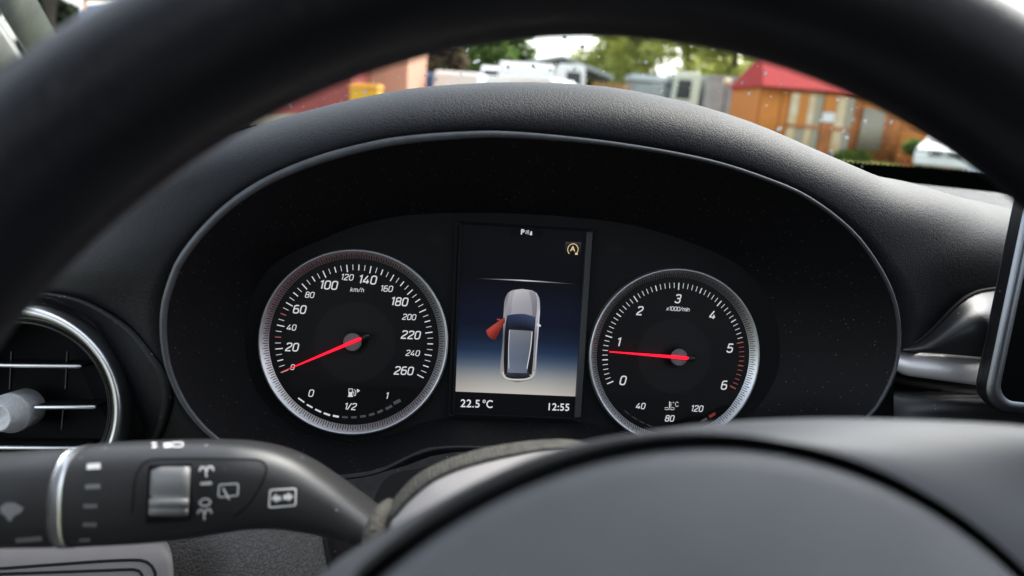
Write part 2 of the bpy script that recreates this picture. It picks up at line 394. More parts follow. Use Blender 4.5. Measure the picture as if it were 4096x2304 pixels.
# --- gauges
def stroke(poly, w, closed=False):
    P = [Vector(p) for p in poly]; n = len(P); L_, R_ = [], []
    for i in range(n):
        a = P[i-1] if (closed or i > 0) else None; b = P[(i+1) % n] if (closed or i < n-1) else None
        d1 = (P[i]-a).normalized() if a is not None else None; d2 = (b-P[i]).normalized() if b is not None else None
        if d1 is None: d1 = d2
        if d2 is None: d2 = d1
        n1 = Vector((-d1.y, d1.x)); n2 = Vector((-d2.y, d2.x)); m = n1+n2
        if m.length < 1e-6: m = n1
        m.normalize(); s = 1/max(.5, m.dot(n1)); L_.append(P[i]+m*(w/2*s)); R_.append(P[i]-m*(w/2*s))
    V = [v for p in zip(L_, R_) for v in p]
    Fc = [(2*i, 2*i+1, (2*i+3) % (2*n), (2*i+2) % (2*n)) for i in range(n if closed else n-1)]
    return V, Fc
RRc = lambda x0, y0, x1, y1, c: [(x0, y0+c), (x0, y1-c), (x0+c*.3, y1-c*.3), (x0+c, y1), (x1-c, y1), (x1-c*.3, y1-c*.3), (x1, y1-c), (x1, y0+c), (x1-c*.3, y0+c*.3), (x1-c, y0), (x0+c, y0), (x0+c*.3, y0+c*.3)]
G = {
 '0': (.62, [(RRc(.0, 0, .62, 1, .2), True)]),
 '1': (.30, [([(-.02, .86), (.24, 1.0), (.24, 0)], False)]),
 '2': (.62, [([(.02, .80), (.06, .95), (.18, 1), (.46, 1), (.58, .94), (.62, .82), (.60, .66), (.50, .54), (.12, .26), (.02, .12), (.0, 0), (.62, 0)], False)]),
 '3': (.60, [([(.02, .84), (.08, .96), (.18, 1), (.44, 1), (.57, .94), (.60, .84), (.60, .66), (.54, .55), (.42, .52), (.2, .52)], False), ([(.42, .52), (.54, .48), (.60, .38), (.60, .16), (.55, .05), (.42, 0), (.16, 0), (.05, .05), (0, .18)], False)]),
 '4': (.66, [([(.40, 1), (.0, .32), (.0, .22), (.68, .22)], False), ([(.48, .52), (.48, 0)], False)]),
 '5': (.62, [([(.60, 1), (.08, 1), (.04, .54), (.44, .57), (.57, .51), (.62, .40), (.62, .18), (.56, .05), (.44, 0), (.16, 0), (.04, .06), (0, .18)], False)]),
 '6': (.62, [([(.56, 1), (.22, 1), (.06, .93), (.0, .78), (.0, .2), (.05, .06), (.2, 0), (.42, 0), (.57, .06), (.62, .2), (.62, .38), (.57, .52), (.42, .58), (.0, .56)], False)]),
 '8': (.62, [(RRc(.03, .53, .59, 1, .16), True), (RRc(0, 0, .62, .53, .17), True)]),
 '/': (.42, [([(-.05, -.04), (.40, 1.04)], False)]),
 'k': (.5, [([(0, 0), (0, 1)], False), ([(.46, .7), (.02, .32)], False), ([(.14, .42), (.48, 0)], False)]),
 'm': (.86, [([(0, 0), (0, .7), (.32, .7), (.42, .6), (.42, 0)], False), ([(.42, .7), (.74, .7), (.84, .6), (.84, 0)], False)]),
 'h': (.5, [([(0, 0), (0, 1)], False), ([(0, .7), (.36, .7), (.48, .58), (.48, 0)], False)]),
 'n': (.5, [([(0, 0), (0, .7), (.36, .7), (.48, .58), (.48, 0)], False)]),
 'i': (.02, [([(0, 0), (0, .7)], False), ([(0, .86), (0, 1.0)], False)]),
 'x': (.5, [([(0, 0), (.48, .68)], False), ([(0, .68), (.48, 0)], False)]),
}
def text_vf(s, h, wd=.15, slant=.18, gap=.26):
    parts = []; x = 0
    for ch in s:
        w, strokes = G[ch]
        for poly, cl_ in strokes:
            V, Fc = stroke([(x+p[0]+slant*p[1], p[1]) for p in poly], wd, cl_); parts.append((V, Fc))
        x += w+gap
    tot = x-gap+slant
    V, Fc = join(parts)
    return [((v.x-tot/2)*h, (v.y-.5)*h) for v in V], Fc
def flat(name, V2, Fc, h, mat, parent, kind=None, label=None):
    return mesh(name, [cl(u, v, h) for u, v in V2], Fc, mat, parent, smooth=False, kind=kind, label=label)
def text_at(s, px, hpx_mm, mat, parent, name='numeral', h=HP+.0013, wd=.15, slant=.18, gap=.26):
    u, v = pc(*px, h); V, Fc = text_vf(s, hpx_mm/1000, wd, slant, gap)
    return flat(name, [(a+u, b+v) for a, b in V], Fc, h, mat, parent)
def poly_at(name, pts, h, mat, parent):
    V = [pc(*p, h) for p in pts]; return flat(name, V, [tuple(range(len(V)))], h, mat, parent)
def disc_vf(cu_, cv_, r0, r1, h0, h1, n=96):
    V = [cl(cu_+r0*math.cos(2*math.pi*i/n), cv_+r0*math.sin(2*math.pi*i/n), h0) for i in range(n)]
    if r1 > 0:
        V += [cl(cu_+r1*math.cos(2*math.pi*i/n), cv_+r1*math.sin(2*math.pi*i/n), h1) for i in range(n)]
        return V, [(i, (i+1) % n, n+(i+1) % n, n+i) for i in range(n)]
    V.append(cl(cu_, cv_, h1)); return V, [(i, (i+1) % n, n) for i in range(n)]
HD = HP+.0004
def gauge(name, u0, cc, label):
    # dial face is the part; everything on it is a sub-part
    V, Fc = disc_vf(u0, 0, .0512, 0, HD, HD); g = mesh(name, V, Fc, M['dial'], cluster, smooth=False); g['label'] = label
    prof = [(.0560, HP), (.0560, -.0012), (.0556, -.0003), (.0551, 0), (.0545, -.0002), (.0541, -.0007), (.0505, -.0036), (.0502, HD)]
    n = 160; rows = [[cl(u0+r*math.cos(2*math.pi*i/n), r*math.sin(2*math.pi*i/n), h) for i in range(n)] for r, h in prof]
    V, Fc = loft(rows, cu=True); mesh('bezel_ring', V, Fc, M['bezel'], g)
    parts = []
    nt_ = 220
    for i in range(nt_):
        a = 2*math.pi*i/nt_; L = .0525 if i % 2 else .0532; w = .00023
        ca, sa = math.cos(a), math.sin(a); f = lambda r, s: cl(u0+r*ca-s*sa, r*sa+s*ca, -.0007+(r-.0541)*(.0029/.0036)+.00012)
        parts.append(([f(.0505, -w), f(L, -w*1.05), f(L, w*1.05), f(.0505, w)], [(0, 1, 2, 3)]))
    V, Fc = join(parts); mesh('ring_graduation', V, Fc, M['groove'], g, smooth=False, kind='stuff')
    # fine turned rings round the pivot
    parts = []
    for k in range(12):
        r = .0085+.00135*k; parts.append(disc_vf(u0, 0, r, r+.00013, HD+.0002, HD+.0002, 72))
    V, Fc = join(parts); mesh('turned_rings', V, Fc, M['rings'], g, smooth=False, kind='stuff')
    return g
quad_cache = {}
def tick(parent, u0, a, ro, ln, w, mat):
    key = (round(ln*1e5), round(w*1e6), mat.name)
    if key not in quad_cache:
        me = bpy.data.meshes.new('tick_mark'); me.from_pydata([(0, -w/2, 0), (-ln, -w/2, 0), (-ln, w/2, 0), (0, w/2, 0)], [], [(0, 3, 2, 1)]); me.materials.append(mat); quad_cache[key] = me
    ca, sa = math.cos(a), math.sin(a); X = CU*ca+CV*sa; Y = -CU*sa+CV*ca
    mw = Matrix((X, Y, CN)).transposed().to_4x4(); mw.translation = cl(u0+ro*ca, ro*sa, HD+.0004)
    again('tick_mark', quad_cache[key], mw, parent)
def needle(parent, tip, tail, piv, w0, w1, dim_to):
    h = .0026
    a = Vector(pc(*tip, h)); b = Vector(pc(*tail, h)); c = Vector(pc(*piv, h))
    d = (a-b).normalized(); nrm = Vector((-d.y, d.x)); Ln = (a-b).length
    def seg(s0, s1, mat, nm):
        k = 8; rows = []
        for i in range(k+1):
            s = s0+(s1-s0)*i/k; p = b+d*(Ln*s); w = w1+(w0-w1)*s
            if s < .012: w *= .6
            rows.append([cl(*(p+nrm*w/2), h), cl(*(p+nrm*w*.22), h+.0005), cl(*(p-nrm*w*.22), h+.0005), cl(*(p-nrm*w/2), h)])
        V, Fc = loft(rows); mesh(nm, V, Fc, mat, parent, smooth=False)
    seg(0, dim_to, M['needle'], 'needle'); 
    if dim_to < 1: seg(dim_to, 1, M['needle_dim'], 'needle_tip')
    # hub: low silver cap with a black boss behind
    V1, F1 = disc_vf(c.x, c.y, .0056, .0050, HD+.0008, h-.0017, 48)
    mesh('needle_boss', *join([(V1, F1)]), M['black'], parent)
    parts = [disc_vf(c.x, c.y, .0054, .0054-.0005, h-.0016, h-.0010, 48), disc_vf(c.x, c.y, .0049, 0, h-.0010, h-.0008, 48)]
    V, Fc = join(parts); mesh('needle_hub', V, Fc, M['hubcap'], parent, smooth=False)
    parts = [disc_vf(c.x, c.y, r, r+.0002, h-.0006, h-.0006, 40) for r in (.0012, .0020, .0028, .0036, .0044, .0051)]
    V, Fc = join(parts); mesh('hub_rings', V, Fc, M['trim'], parent, smooth=False, kind='stuff')
    t = b-d*.0006
    V, Fc = tube([cl(*(t+d*.004), h-.0009), cl(*(t-d*.0004), h-.0009), cl(*(t-d*.0012), h-.0012)], [.0021, .0019, .0008], 10); mesh('needle_counterweight', V, Fc, M['satinblack'], parent)

sp = gauge('speedometer', 0, c1, 'speedometer dial marked in km/h from 0 to 260')
A0, A1 = RAD(205.5), RAD(-25.5)
for i in range(53):
    a = A0+(A1-A0)*i/52
    mt = M['dred'] if i in (6, 10) else M['white']
    if i % 4 == 0: tick(sp, 0, a, .0467, .0044, .00060, mt)
    elif i % 2 == 0: tick(sp, 0, a, .0467, .0035, .00060, mt)
    else: tick(sp, 0, a, .0467, .0034, .00034, mt)
for s, x, y, hh in [('0', 385, 905, 3.0), ('20', 383, 765, 4.5), ('40', 378, 628, 3.2), ('60', 435, 502, 4.5), ('80', 505, 400, 3.2), ('100', 638, 332, 4.7), ('120', 767, 277, 3.3), ('140', 910, 295, 4.7), ('160', 1042, 357, 3.3), ('180', 1132, 448, 4.6), ('200', 1200, 555, 3.2), ('220', 1212, 680, 4.5), ('240', 1225, 807, 3.2), ('260', 1163, 930, 4.5)]:
    text_at(s, c1(x, y), hh, M['white'], sp, wd=.155 if hh > 4 else .145)
text_at('km/h', c1(837, 365), 2.5, M['white'], sp, 'unit_text', wd=.13)
def lowwindow(parent, u0, curve):
    V = [(u0+.0500*math.cos(a), .0500*math.sin(a)) for a in np.linspace(RAD(215), RAD(325), 40)]
    top = [pc(*p, HD) for p in curve]
    V += top
    flat('lower_window', V, [tuple(range(len(V)))], HD+.00025, M['dial_low'], parent)
lowwindow(sp, 0, [c1(*p) for p in [(1290, 1052), (1100, 1040), (900, 1032), (700, 1030), (560, 1045), (440, 1075), (380, 1100)]])
text_at('0', c1(515, 1087), 3.9, M['white'], sp, wd=.14)
text_at('1', c1(1045, 1105), 3.6, M['white'], sp, wd=.15)
text_at('1/2', c1(790, 1180), 3.7, M['white'], sp, wd=.15, gap=.2)
bars = [((425, 1120), (467, 1150)), ((485, 1165), (525, 1187)), ((543, 1198), (585, 1218)), ((603, 1225), (647, 1240)), ((667, 1243), (708, 1251)), ((730, 1252), (770, 1255)), ((793, 1255), (833, 1253)), ((857, 1250), (897, 1244)), ((918, 1240), (957, 1228)), ((977, 1222), (1015, 1204)), ((1035, 1197), (1080, 1174)), ((1090, 1158), (1138, 1134))]
for i, (p, q) in enumerate(bars):
    a, b = Vector(pc(*c1(*p), HD)), Vector(pc(*c1(*q), HD)); wd_ = .00085+.00008*i if i < 11 else .0021
    V, Fc = stroke([a, b], wd_); flat('fuel_bar', [tuple(v) for v in V], Fc, HD+.0005, M['white'] if i < 5 else M['dim'], sp)
# fuel pump symbol
def px_poly(parent, name, conv, polys, mat, h=HD+.0005, lines=()):
    parts = []
    for p in polys: parts.append(([Vector(pc(*conv(*q), h)) for q in p], [tuple(range(len(p)))]))
    for p, w, c_ in lines: parts.append(stroke([Vector(pc(*conv(*q), h)) for q in p], w, c_))
    V, Fc = join(parts); flat(name, [tuple(v[:2]) for v in V], Fc, h, mat, parent)
px_poly(sp, 'fuel_pump_symbol', c1, [[(776, 1082), (802, 1082), (802, 1108), (776, 1108)], [(771, 1106), (807, 1106), (807, 1113), (771, 1113)], [(834, 1056), (856, 1070), (834, 1084)]], M['white'],
        lines=[([(777, 1057), (802, 1057), (802, 1082), (777, 1082)], .0004, True), ([(804, 1078), (812, 1080), (813, 1100), (820, 1105), (826, 1098), (825, 1072), (813, 1060)], .00035, False)])
needle(sp, c1(300, 942), c1(903, 688), c1(800, 732), .0005, .0023, .86)

ta = gauge('tachometer', SEP, c3, 'tachometer dial marked 0 to 6 with red marks from 5')
B0, B1 = RAD(204.5), RAD(-24.5)
for i in range(61):
    a = B0+(B1-B0)*i/60; mt = M['dred'] if i >= 50 else M['white']
    if i % 10 == 0: tick(ta, SEP, a, .0467, .0044, .00064, mt)
    elif i % 5 == 0: tick(ta, SEP, a, .0467, .0036, .00060, mt)
    else: tick(ta, SEP, a, .0467, .0034, .00036, mt)
for s, x, y, hh in [('0', 377, 943, 5.2), ('1', 345, 643, 5.0), ('2', 510, 397, 5.0), ('3', 807, 303, 5.0), ('4', 1080, 430, 5.0), ('5', 1215, 690, 5.2), ('6', 1170, 980, 5.2)]:
    text_at(s, c3(x, y), hh, M['white'], ta)
text_at('x1000/min', c3(808, 383), 2.45, M['white'], ta, 'unit_text', wd=.14, gap=.2)
lowwindow(ta, SEP, [c3(*p) for p in [(1200, 1215), (1120, 1160), (1020, 1115), (900, 1085), (700, 1065), (500, 1056), (300, 1055), (270, 1070)]])
text_at('40', c3(515, 1143), 3.5, M['white'], ta); text_at('120', c3(957, 1163), 3.6, M['white'], ta); text_at('80', c3(742, 1240), 3.6, M['white'], ta)
px_poly(ta, 'temperature_symbol', c3, [], M['white'], lines=[([(741, 1108), (741, 1160)], .0006, False), ([(745, 1118), (758, 1118)], .0003, False), ([(745, 1130), (758, 1130)], .0003, False), ([(745, 1142), (758, 1142)], .0003, False),
    ([(702, 1158), (722, 1154), (734, 1162)], .0003, False), ([(748, 1160), (764, 1155), (780, 1160)], .0003, False), ([(702, 1169), (722, 1173), (740, 1168), (760, 1174), (778, 1170)], .0003, False),
    ([(768, 1116), (771, 1112), (775, 1116), (771, 1120)], .00022, True), ([(810, 1120), (803, 1112), (792, 1114), (786, 1125), (786, 1138), (793, 1147), (804, 1146), (810, 1138)], .0003, False)])
for p, q in [((388, 1178), (425, 1210)), ((443, 1222), (483, 1248)), ((500, 1257), (540, 1278)), ((560, 1285), (600, 1303)), ((622, 1308), (662, 1320)), ((690, 1326), (730, 1334)), ((760, 1336), (800, 1337)), ((830, 1336), (870, 1328)), ((900, 1320), (940, 1305))]:
    V, Fc = stroke([Vector(pc(*c3(*p), HD)), Vector(pc(*c3(*q), HD))], .0004); flat('temperature_bar', [tuple(v) for v in V], Fc, HD+.0005, M['dim'], ta)
V, Fc = stroke([Vector(pc(*c3(988, 1262), HD)), Vector(pc(*c3(1032, 1240), HD))], .0016); flat('temperature_bar', [tuple(v) for v in V], Fc, HD+.0005, M['dim'], ta)
V, Fc = stroke([Vector(pc(*c3(1048, 1228), HD)), Vector(pc(*c3(1095, 1200), HD))], .0020); flat('temperature_bar', [tuple(v) for v in V], Fc, HD+.0005, M['redblock'], ta)
needle(ta, c3(268, 718), c3(927, 772), c3(822, 765), .0007, .0024, 1.0)

# --- turn arrows, barely visible unlit
for nm, pts, conv in [('turn_arrow', [(1980, 812), (2085, 765), (2085, 792), (2132, 792), (2130, 848), (2085, 850), (2085, 880)], lambda x, y: (600+x/1.8114, 500+y/1.8114)),
                      ('turn_arrow', [(2440, 492), (2330, 440), (2330, 462), (2240, 460), (2240, 520), (2330, 520), (2330, 545)], lambda x, y: (1650+x/2.862, 830+y/2.862))]:
    poly_at(nm, [conv(*p) for p in pts], HP+.0003, M['arrow'], cluster)

# --- centre display
HS = HP+.0015
def glow_mesh(name, V2, Fc, cols, h, parent):
    o = flat(name, V2, Fc, h, M['screen'], parent); a = o.data.color_attributes.new('glow', 'FLOAT_COLOR', 'POINT')
    a.data.foreach_set('color', np.array([(*lin(c), 1) for c in cols], float).ravel()); return o
P2 = lambda x, y, h=HS: pc(*c2(x, y), h)
# back panel
SCR = [(112, 62), (952, 112), (872, 1366), (66, 1334)]
def S(fx, fy): # bilinear in the screen rectangle
    a, b, c, d = [np.array(p, float) for p in SCR]; p = a*(1-fx)*(1-fy)+b*fx*(1-fy)+c*fx*fy+d*(1-fx)*fy; return tuple(p)
rim_out = [(70, 40), (1000, 95), (918, 1385), (20, 1350)]
fr = []
for p, q in zip(SCR, rim_out): fr.append((p, q))
V = [cl(*P2(*p, HS), HS) for p, _ in fr]+[cl(*P2(*q, HS), HS+.001) for _, q in fr]+[cl(*P2(*q, HS), HP) for _, q in fr]
disp = mesh('centre_display', V, [(i, (i+1) % 4, 4+(i+1) % 4, 4+i) for i in range(4)]+[(4+i, 4+(i+1) % 4, 8+(i+1) % 4, 8+i) for i in range(4)], M['plate'], cluster, smooth=False, label='portrait colour display showing a grey car from above')
# right-hand satin bar, thin left and bottom bars
def bar(name, quad, h0, h1, mat):
    V = [cl(*P2(*p, h1), h1) for p in quad]; V += [cl(*P2(*p, h1), h0) for p in quad]
    mesh(name, V, [(0, 1, 2, 3), (0, 4, 5, 1), (1, 5, 6, 2), (2, 6, 7, 3), (3, 7, 4, 0)], mat, disp, smooth=False, bevel=.0003)
M['bar'] = pbr('display_bar', (.05, .05, .052), .5)
bar('frame_bar', [(957, 113), (995, 118), (915, 1362), (874, 1368)], HP, HS+.003, M['bar'])
bar('frame_bar', [(62, 1336), (872, 1368), (870, 1380), (58, 1346)], HP, HS+.002, M['plate'])
bar('frame_bar', [(98, 62), (112, 62), (66, 1334), (48, 1332)], HP, HS+.002, M['plate'])
# picture background
gy = [(0, (9, 10, 14)), (.05, (11, 11, 15)), (.28, (10, 11, 16)), (.40, (15, 18, 32)), (.50, (17, 20, 40)), (.518, (15, 18, 36)), (.524, (17, 22, 36)), (.60, (22, 33, 54)), (.66, (34, 50, 76)), (.70, (58, 74, 98)), (.74, (92, 104, 120)), (.79, (140, 143, 146)), (.84, (172, 170, 166)), (.885, (192, 187, 180)), (.886, (9, 10, 13)), (1, (8, 9, 12))]
gx = [0, .25, .5, .75, 1]; V2 = []; cols = []
for fy, c in gy:
    for fx in gx: V2.append(P2(*S(fx, fy))); e = 1-.10*(abs(fx-.5)*2)**2; cols.append(tuple(k*e for k in c))
Fc = [(i*5+j, i*5+j+1, (i+1)*5+j+1, (i+1)*5+j) for i in range(len(gy)-1) for j in range(4)]
glow_mesh('display_picture', V2, Fc, cols, HS+.0002, disp)
def gpoly(name, pts, col, lay, cols=None):
    h = HS+.0002+.00007*lay
    V2 = [P2(*p, h) for p in pts]; glow_mesh(name, V2, [tuple(range(len(pts)))], cols or [col]*len(pts), h, disp)
def gstrip(name, A, B, ca, cb_, lay, n=24):
    h = HS+.0002+.00007*lay; A = cr(A, n); B = cr(B, n)
    V2 = [P2(*p, h) for p in A]+[P2(*p, h) for p in B]
    def cc(c, i): return c[0] if not isinstance(c[0], (int, float)) and len(c) == 1 else tuple(np.interp(i/(n-1), np.linspace(0, 1, len(c)), [q[k] for q in c]) for k in range(3))
    glow_mesh(name, V2, [(i, i+1, n+i+1, n+i) for i in range(n-1)], [cc(ca, i) for i in range(n)]+[cc(cb_, i) for i in range(n)], h, disp)
gstrip('divider_line', [(205, 426), (540, 438), (878, 464)], [(205, 428), (540, 446), (878, 467)], [(30, 30, 40), (210, 210, 215), (25, 25, 35)], [(30, 30, 40), (210, 210, 215), (25, 25, 35)], 1)
# car seen from above: body sides, bonnet, glass, roof
gstrip('car_body_picture', [(520, 498), (440, 512), (405, 560), (396, 640), (392, 720), (388, 850), (378, 960), (372, 1060), (390, 1100), (480, 1127)], [(520, 498), (600, 514), (634, 556), (640, 640), (634, 730), (625, 850), (618, 960), (612, 1060), (592, 1105), (490, 1128)], [(190, 188, 192), (120, 118, 124), (150, 148, 152), (95, 96, 104), (120, 120, 126), (150, 148, 146), (110, 100, 92)], [(200, 200, 206), (160, 160, 168), (180, 182, 190), (120, 122, 130), (140, 140, 146), (150, 150, 150), (110, 104, 98)], 2)
gstrip('car_side_glass_picture', [(416, 690), (404, 780), (398, 900), (396, 1000), (400, 1075)], [(612, 690), (604, 780), (598, 900), (592, 1000), (584, 1075)], [(30, 32, 38), (16, 17, 21), (24, 24, 26)], [(38, 40, 48), (22, 23, 28), (28, 28, 30)], 3)
gstrip('car_bonnet_picture', [(440, 514), (425, 560), (416, 620), (410, 690)], [(604, 514), (618, 560), (620, 620), (614, 690)], [(168, 166, 172), (150, 148, 156), (136, 134, 144)], [(140, 138, 144), (120, 118, 126), (112, 110, 118)], 4)
gstrip('car_bonnet_picture', [(470, 505), (452, 580), (446, 675)], [(560, 505), (582, 580), (590, 675)], [(186, 184, 188), (164, 162, 170), (150, 150, 160)], [(176, 174, 180), (150, 150, 158), (140, 140, 150)], 5)
gstrip('car_windscreen_picture', [(416, 678), (470, 668), (540, 668), (612, 690)], [(432, 768), (480, 764), (530, 766), (586, 780)], [(40, 52, 78), (52, 64, 92), (60, 72, 100)], [(22, 27, 40), (14, 17, 26), (12, 14, 22)], 6)
gstrip('car_roof_picture', [(434, 772), (428, 850), (424, 950), (420, 1036), (420, 1062)], [(588, 782), (580, 850), (566, 950), (556, 1040), (552, 1066)], [(120, 124, 132), (104, 110, 124), (96, 106, 124), (110, 118, 132)], [(108, 112, 120), (92, 98, 110), (86, 96, 112), (100, 108, 122)], 6)
gstrip('car_rear_glass_picture', [(418, 1056), (470, 1066), (520, 1066), (562, 1058)], [(404, 1088), (450, 1103), (530, 1104), (574, 1090)], [(60, 66, 78), (40, 45, 54), (52, 58, 68)], [(24, 27, 34), (18, 21, 26), (24, 27, 34)], 6)
gstrip('car_rail_picture', [(432, 775), (426, 900), (428, 1035)], [(437, 775), (431, 900), (433, 1035)], [(190, 190, 196)], [(190, 190, 196)], 7)
gstrip('car_rail_picture', [(584, 785), (573, 900), (549, 1036)], [(590, 785), (579, 900), (555, 1036)], [(205, 205, 210)], [(205, 205, 210)], 7)
gstrip('car_edge_picture', [(640, 640), (632, 760), (620, 900), (610, 1040)], [(632, 640), (624, 760), (612, 900), (602, 1040)], [(200, 200, 206), (170, 170, 178)], [(200, 200, 206), (170, 170, 178)], 7)
gstrip('car_edge_picture', [(384, 1060), (396, 1094), (440, 1112), (540, 1112), (592, 1090), (604, 1056)], [(394, 1056), (404, 1084), (444, 1102), (536, 1102), (584, 1084), (596, 1052)], [(190, 186, 180), (205, 200, 196), (190, 186, 180)], [(190, 186, 180), (205, 200, 196), (190, 186, 180)], 7)
gpoly('car_door_picture', [(402, 688), (404, 720), (380, 760), (340, 842), (312, 836), (288, 812), (276, 778), (330, 738)], None, 8, [(150, 58, 50), (110, 30, 26), (120, 34, 28), (70, 30, 30), (110, 36, 30), (150, 56, 46), (160, 62, 52), (176, 74, 62)])
gpoly('car_mirror_picture', [(345, 704), (360, 697), (378, 704), (366, 712)], (130, 70, 70), 8)
gpoly('car_mirror_picture', [(620, 728), (632, 730), (648, 746), (642, 753), (626, 750), (618, 744)], (205, 208, 214), 8)
gpoly('indicator_tile', [(813, 182), (917, 184), (911, 272), (811, 266)], None, 1, [(66, 64, 62), (58, 56, 55), (16, 16, 17), (18, 18, 19)])
gpoly('indicator_tile', [(818, 190), (911, 192), (906, 268), (815, 262)], None, 2, [(42, 40, 38), (38, 36, 35), (9, 9, 10), (9, 9, 10)])
# lettering on the display
def font_mesh(s, px, hmm, name, col, bold=.012, sx=1.0, space=1.0, lay=3):
    cu = bpy.data.curves.new('t', 'FONT'); cu.body = s; cu.size = 1; cu.align_x = 'CENTER'; cu.offset = bold; cu.space_character = space; cu.resolution_u = 4
    o = bpy.data.objects.new('t', cu); COL.objects.link(o); dg = bpy.context.evaluated_depsgraph_get(); me = bpy.data.meshes.new_from_object(o.evaluated_get(dg))
    xs = [v.co.x for v in me.vertices]; ysv = [v.co.y for v in me.vertices]; h_ = max(ysv)-min(ysv); cx, cy = (max(xs)+min(xs))/2, (max(ysv)+min(ysv))/2
    h = HS+.0002+.00007*lay; u, v = pc(*c2(*px), h); k = hmm/1000/h_
    V2 = [(u+(p.co.x-cx)*k*sx, v+(p.co.y-cy)*k) for p in me.vertices]; Fc = [tuple(p.vertices) for p in me.polygons]
    bpy.data.objects.remove(o); bpy.data.curves.remove(cu)
    glow_mesh(name, V2, Fc, [col]*len(V2), h, disp); bpy.data.meshes.remove(me)
font_mesh('22.5', (170, 1270), 4.9, 'temperature_text', (222, 222, 226), .012, .98, 1.08)
font_mesh('C', (300, 1274), 4.9, 'temperature_text', (222, 222, 226), .012, .9)
h9 = HS+.0002+.00007*3
def gline(name, pts, w, col, closed=False, lay=3):
    h = HS+.0002+.00007*lay; V, Fc = stroke([Vector(P2(*p, h)) for p in pts], w, closed); glow_mesh(name, [tuple(v) for v in V], Fc, [col]*len(V), h, disp)
gline('degree_sign', [(264+8*math.cos(t), 1256+9*math.sin(t)) for t in np.linspace(0, 2*math.pi, 13)[:-1]], .00042, (222, 222, 226), True)
font_mesh('12:55', (768, 1294), 4.6, 'clock_text', (222, 222, 226), .012, .98, 1.06)
gpoly('parking_tile', [(440, 84), (664, 97), (660, 150), (440, 138)], (6, 6, 8), 1)
font_mesh('P', (524, 114), 3.3, 'parking_symbol', (215, 215, 218), .03)
for k in range(3):
    x = 542+k*9; gline('parking_symbol', [(x+5-k*1, 104-k*1.5), (x+5, 117), (x, 126+k*2.5)], .00034, (205, 205, 210))
gpoly('parking_symbol', [(576, 114), (580, 109), (586, 110), (587, 136), (570, 135)], (215, 215, 218), 3)
font_mesh('A', (861, 227), 3.2, 'start_stop_symbol', (232, 205, 160), .02)
arc = [(862+35*math.cos(t)-.05*35*math.sin(t), 232+38*math.sin(t)) for t in np.linspace(RAD(130), RAD(400), 26)]
gline('start_stop_symbol', arc, .00042, (232, 205, 160))
gpoly('start_stop_symbol', [(876, 256), (892, 252), (894, 268), (878, 268)], (232, 205, 160), 3)

# ------------------------------------------------------------------ dashboard
dash = thing('dashboard', 'black grained leather dashboard with hooded binnacle and defrost grille', 'dashboard', Q(2050, 1500, .46))
ST = [((870, 1760), (250, 1960), .50, .1), ((776, 1669), (0, 1850), .52, .1), ((721, 1586), (-150, 1700), .53, .1), ((660, 1409), (-250, 1450), .53, .1), ((652, 1300), (-250, 1270), .52, .15), ((661, 1207), (-200, 1120), .49, .3), ((683, 1135), (40, 1040), .46, .6), ((710, 1063), (250, 960), .44, .85), ((760, 986), (430, 850), .425, 1), ((821, 914), (575, 750), .415, 1), ((887, 848), (690, 668), .41, 1), ((964, 787), (800, 598), .41, 1), ((1053, 732), (920, 538), .41, 1), ((1152, 685), (1060, 493), .41, 1), ((1262, 643), (1180, 456), .41, 1), ((1373, 610), (1300, 424), .41, 1), ((1538, 572), (1480, 383), .41, 1), ((1704, 551), (1670, 350), .41, 1), ((1870, 540), (1860, 335), .41, 1), ((1997, 537), (2010, 329), .41, 1), ((2198, 549), (2220, 331), .412, 1), ((2462, 577), (2480, 355), .415, 1), ((2726, 620), (2760, 414), .42, 1), ((2924, 668), (2997, 490), .427, 1), ((3122, 738), (3206, 581), .44, 1), ((3221, 784), (3381, 658), .455, 1), ((3320, 850), (3478, 698), .47, 1), ((3419, 936), (3625, 727), .495, .95), ((3485, 1021), (3834, 787), .52, .8), ((3538, 1107), (4043, 838), .545, .65), ((3577, 1200), (4300, 930), .59, .4), ((3594, 1292), (4420, 1080), .62, .2), ((3597, 1340), (4420, 1250), .62, .1), ((3594, 1401), (4420, 1400), .62, .1)]
# resample the outer curve with the same parameter
def cr_pair(A, B, n):
    AB = np.hstack([np.array(A), np.array(B)]); return cr(AB, n)
pair = cr_pair([tuple(PL(*l, LO, LN)) for l, o, z, w in ST], [(*Q(*o, z), w) for l, o, z, w in ST], 150)
fw = Vector((0, 1, 0))
rows = []
for q in pair:
    L3, O3, bw = Vector(q[:3]), Vector(q[3:6]), q[6]
    d = O3-L3; b = fw*max(.012, d.dot(fw)); a = d-b
    an = a.normalized(); r = []
    r.append(L3-LN*.010-an*.0005); r.append(L3-LN*.004+an*.0006); r.append(L3-LN*.0012+an*.0022)
    base = L3-LN*.0008+an*.003; a2 = O3-base-b
    for th in list(np.linspace(4, 90, 16))+[100, 112, 125, 140, 160]:
        t = RAD(th)
        e_ = base+a2*math.sin(t)+b*(1-math.cos(t)); l_ = base+(a2+b)*min(1, th/90)+(fw*.02 if th > 90 else fw*0)*(th-90)/70
        r.append(l_.lerp(e_, bw))
    r.append(r[-1]+Vector((0, .03, -.05))); rows.append(r)
V, Fc = loft(rows); cowl = mesh('hood_pad', V, Fc, M['leather'], dash)
bv_dash = BVHTree.FromPolygons([tuple(v) for v in V], Fc)
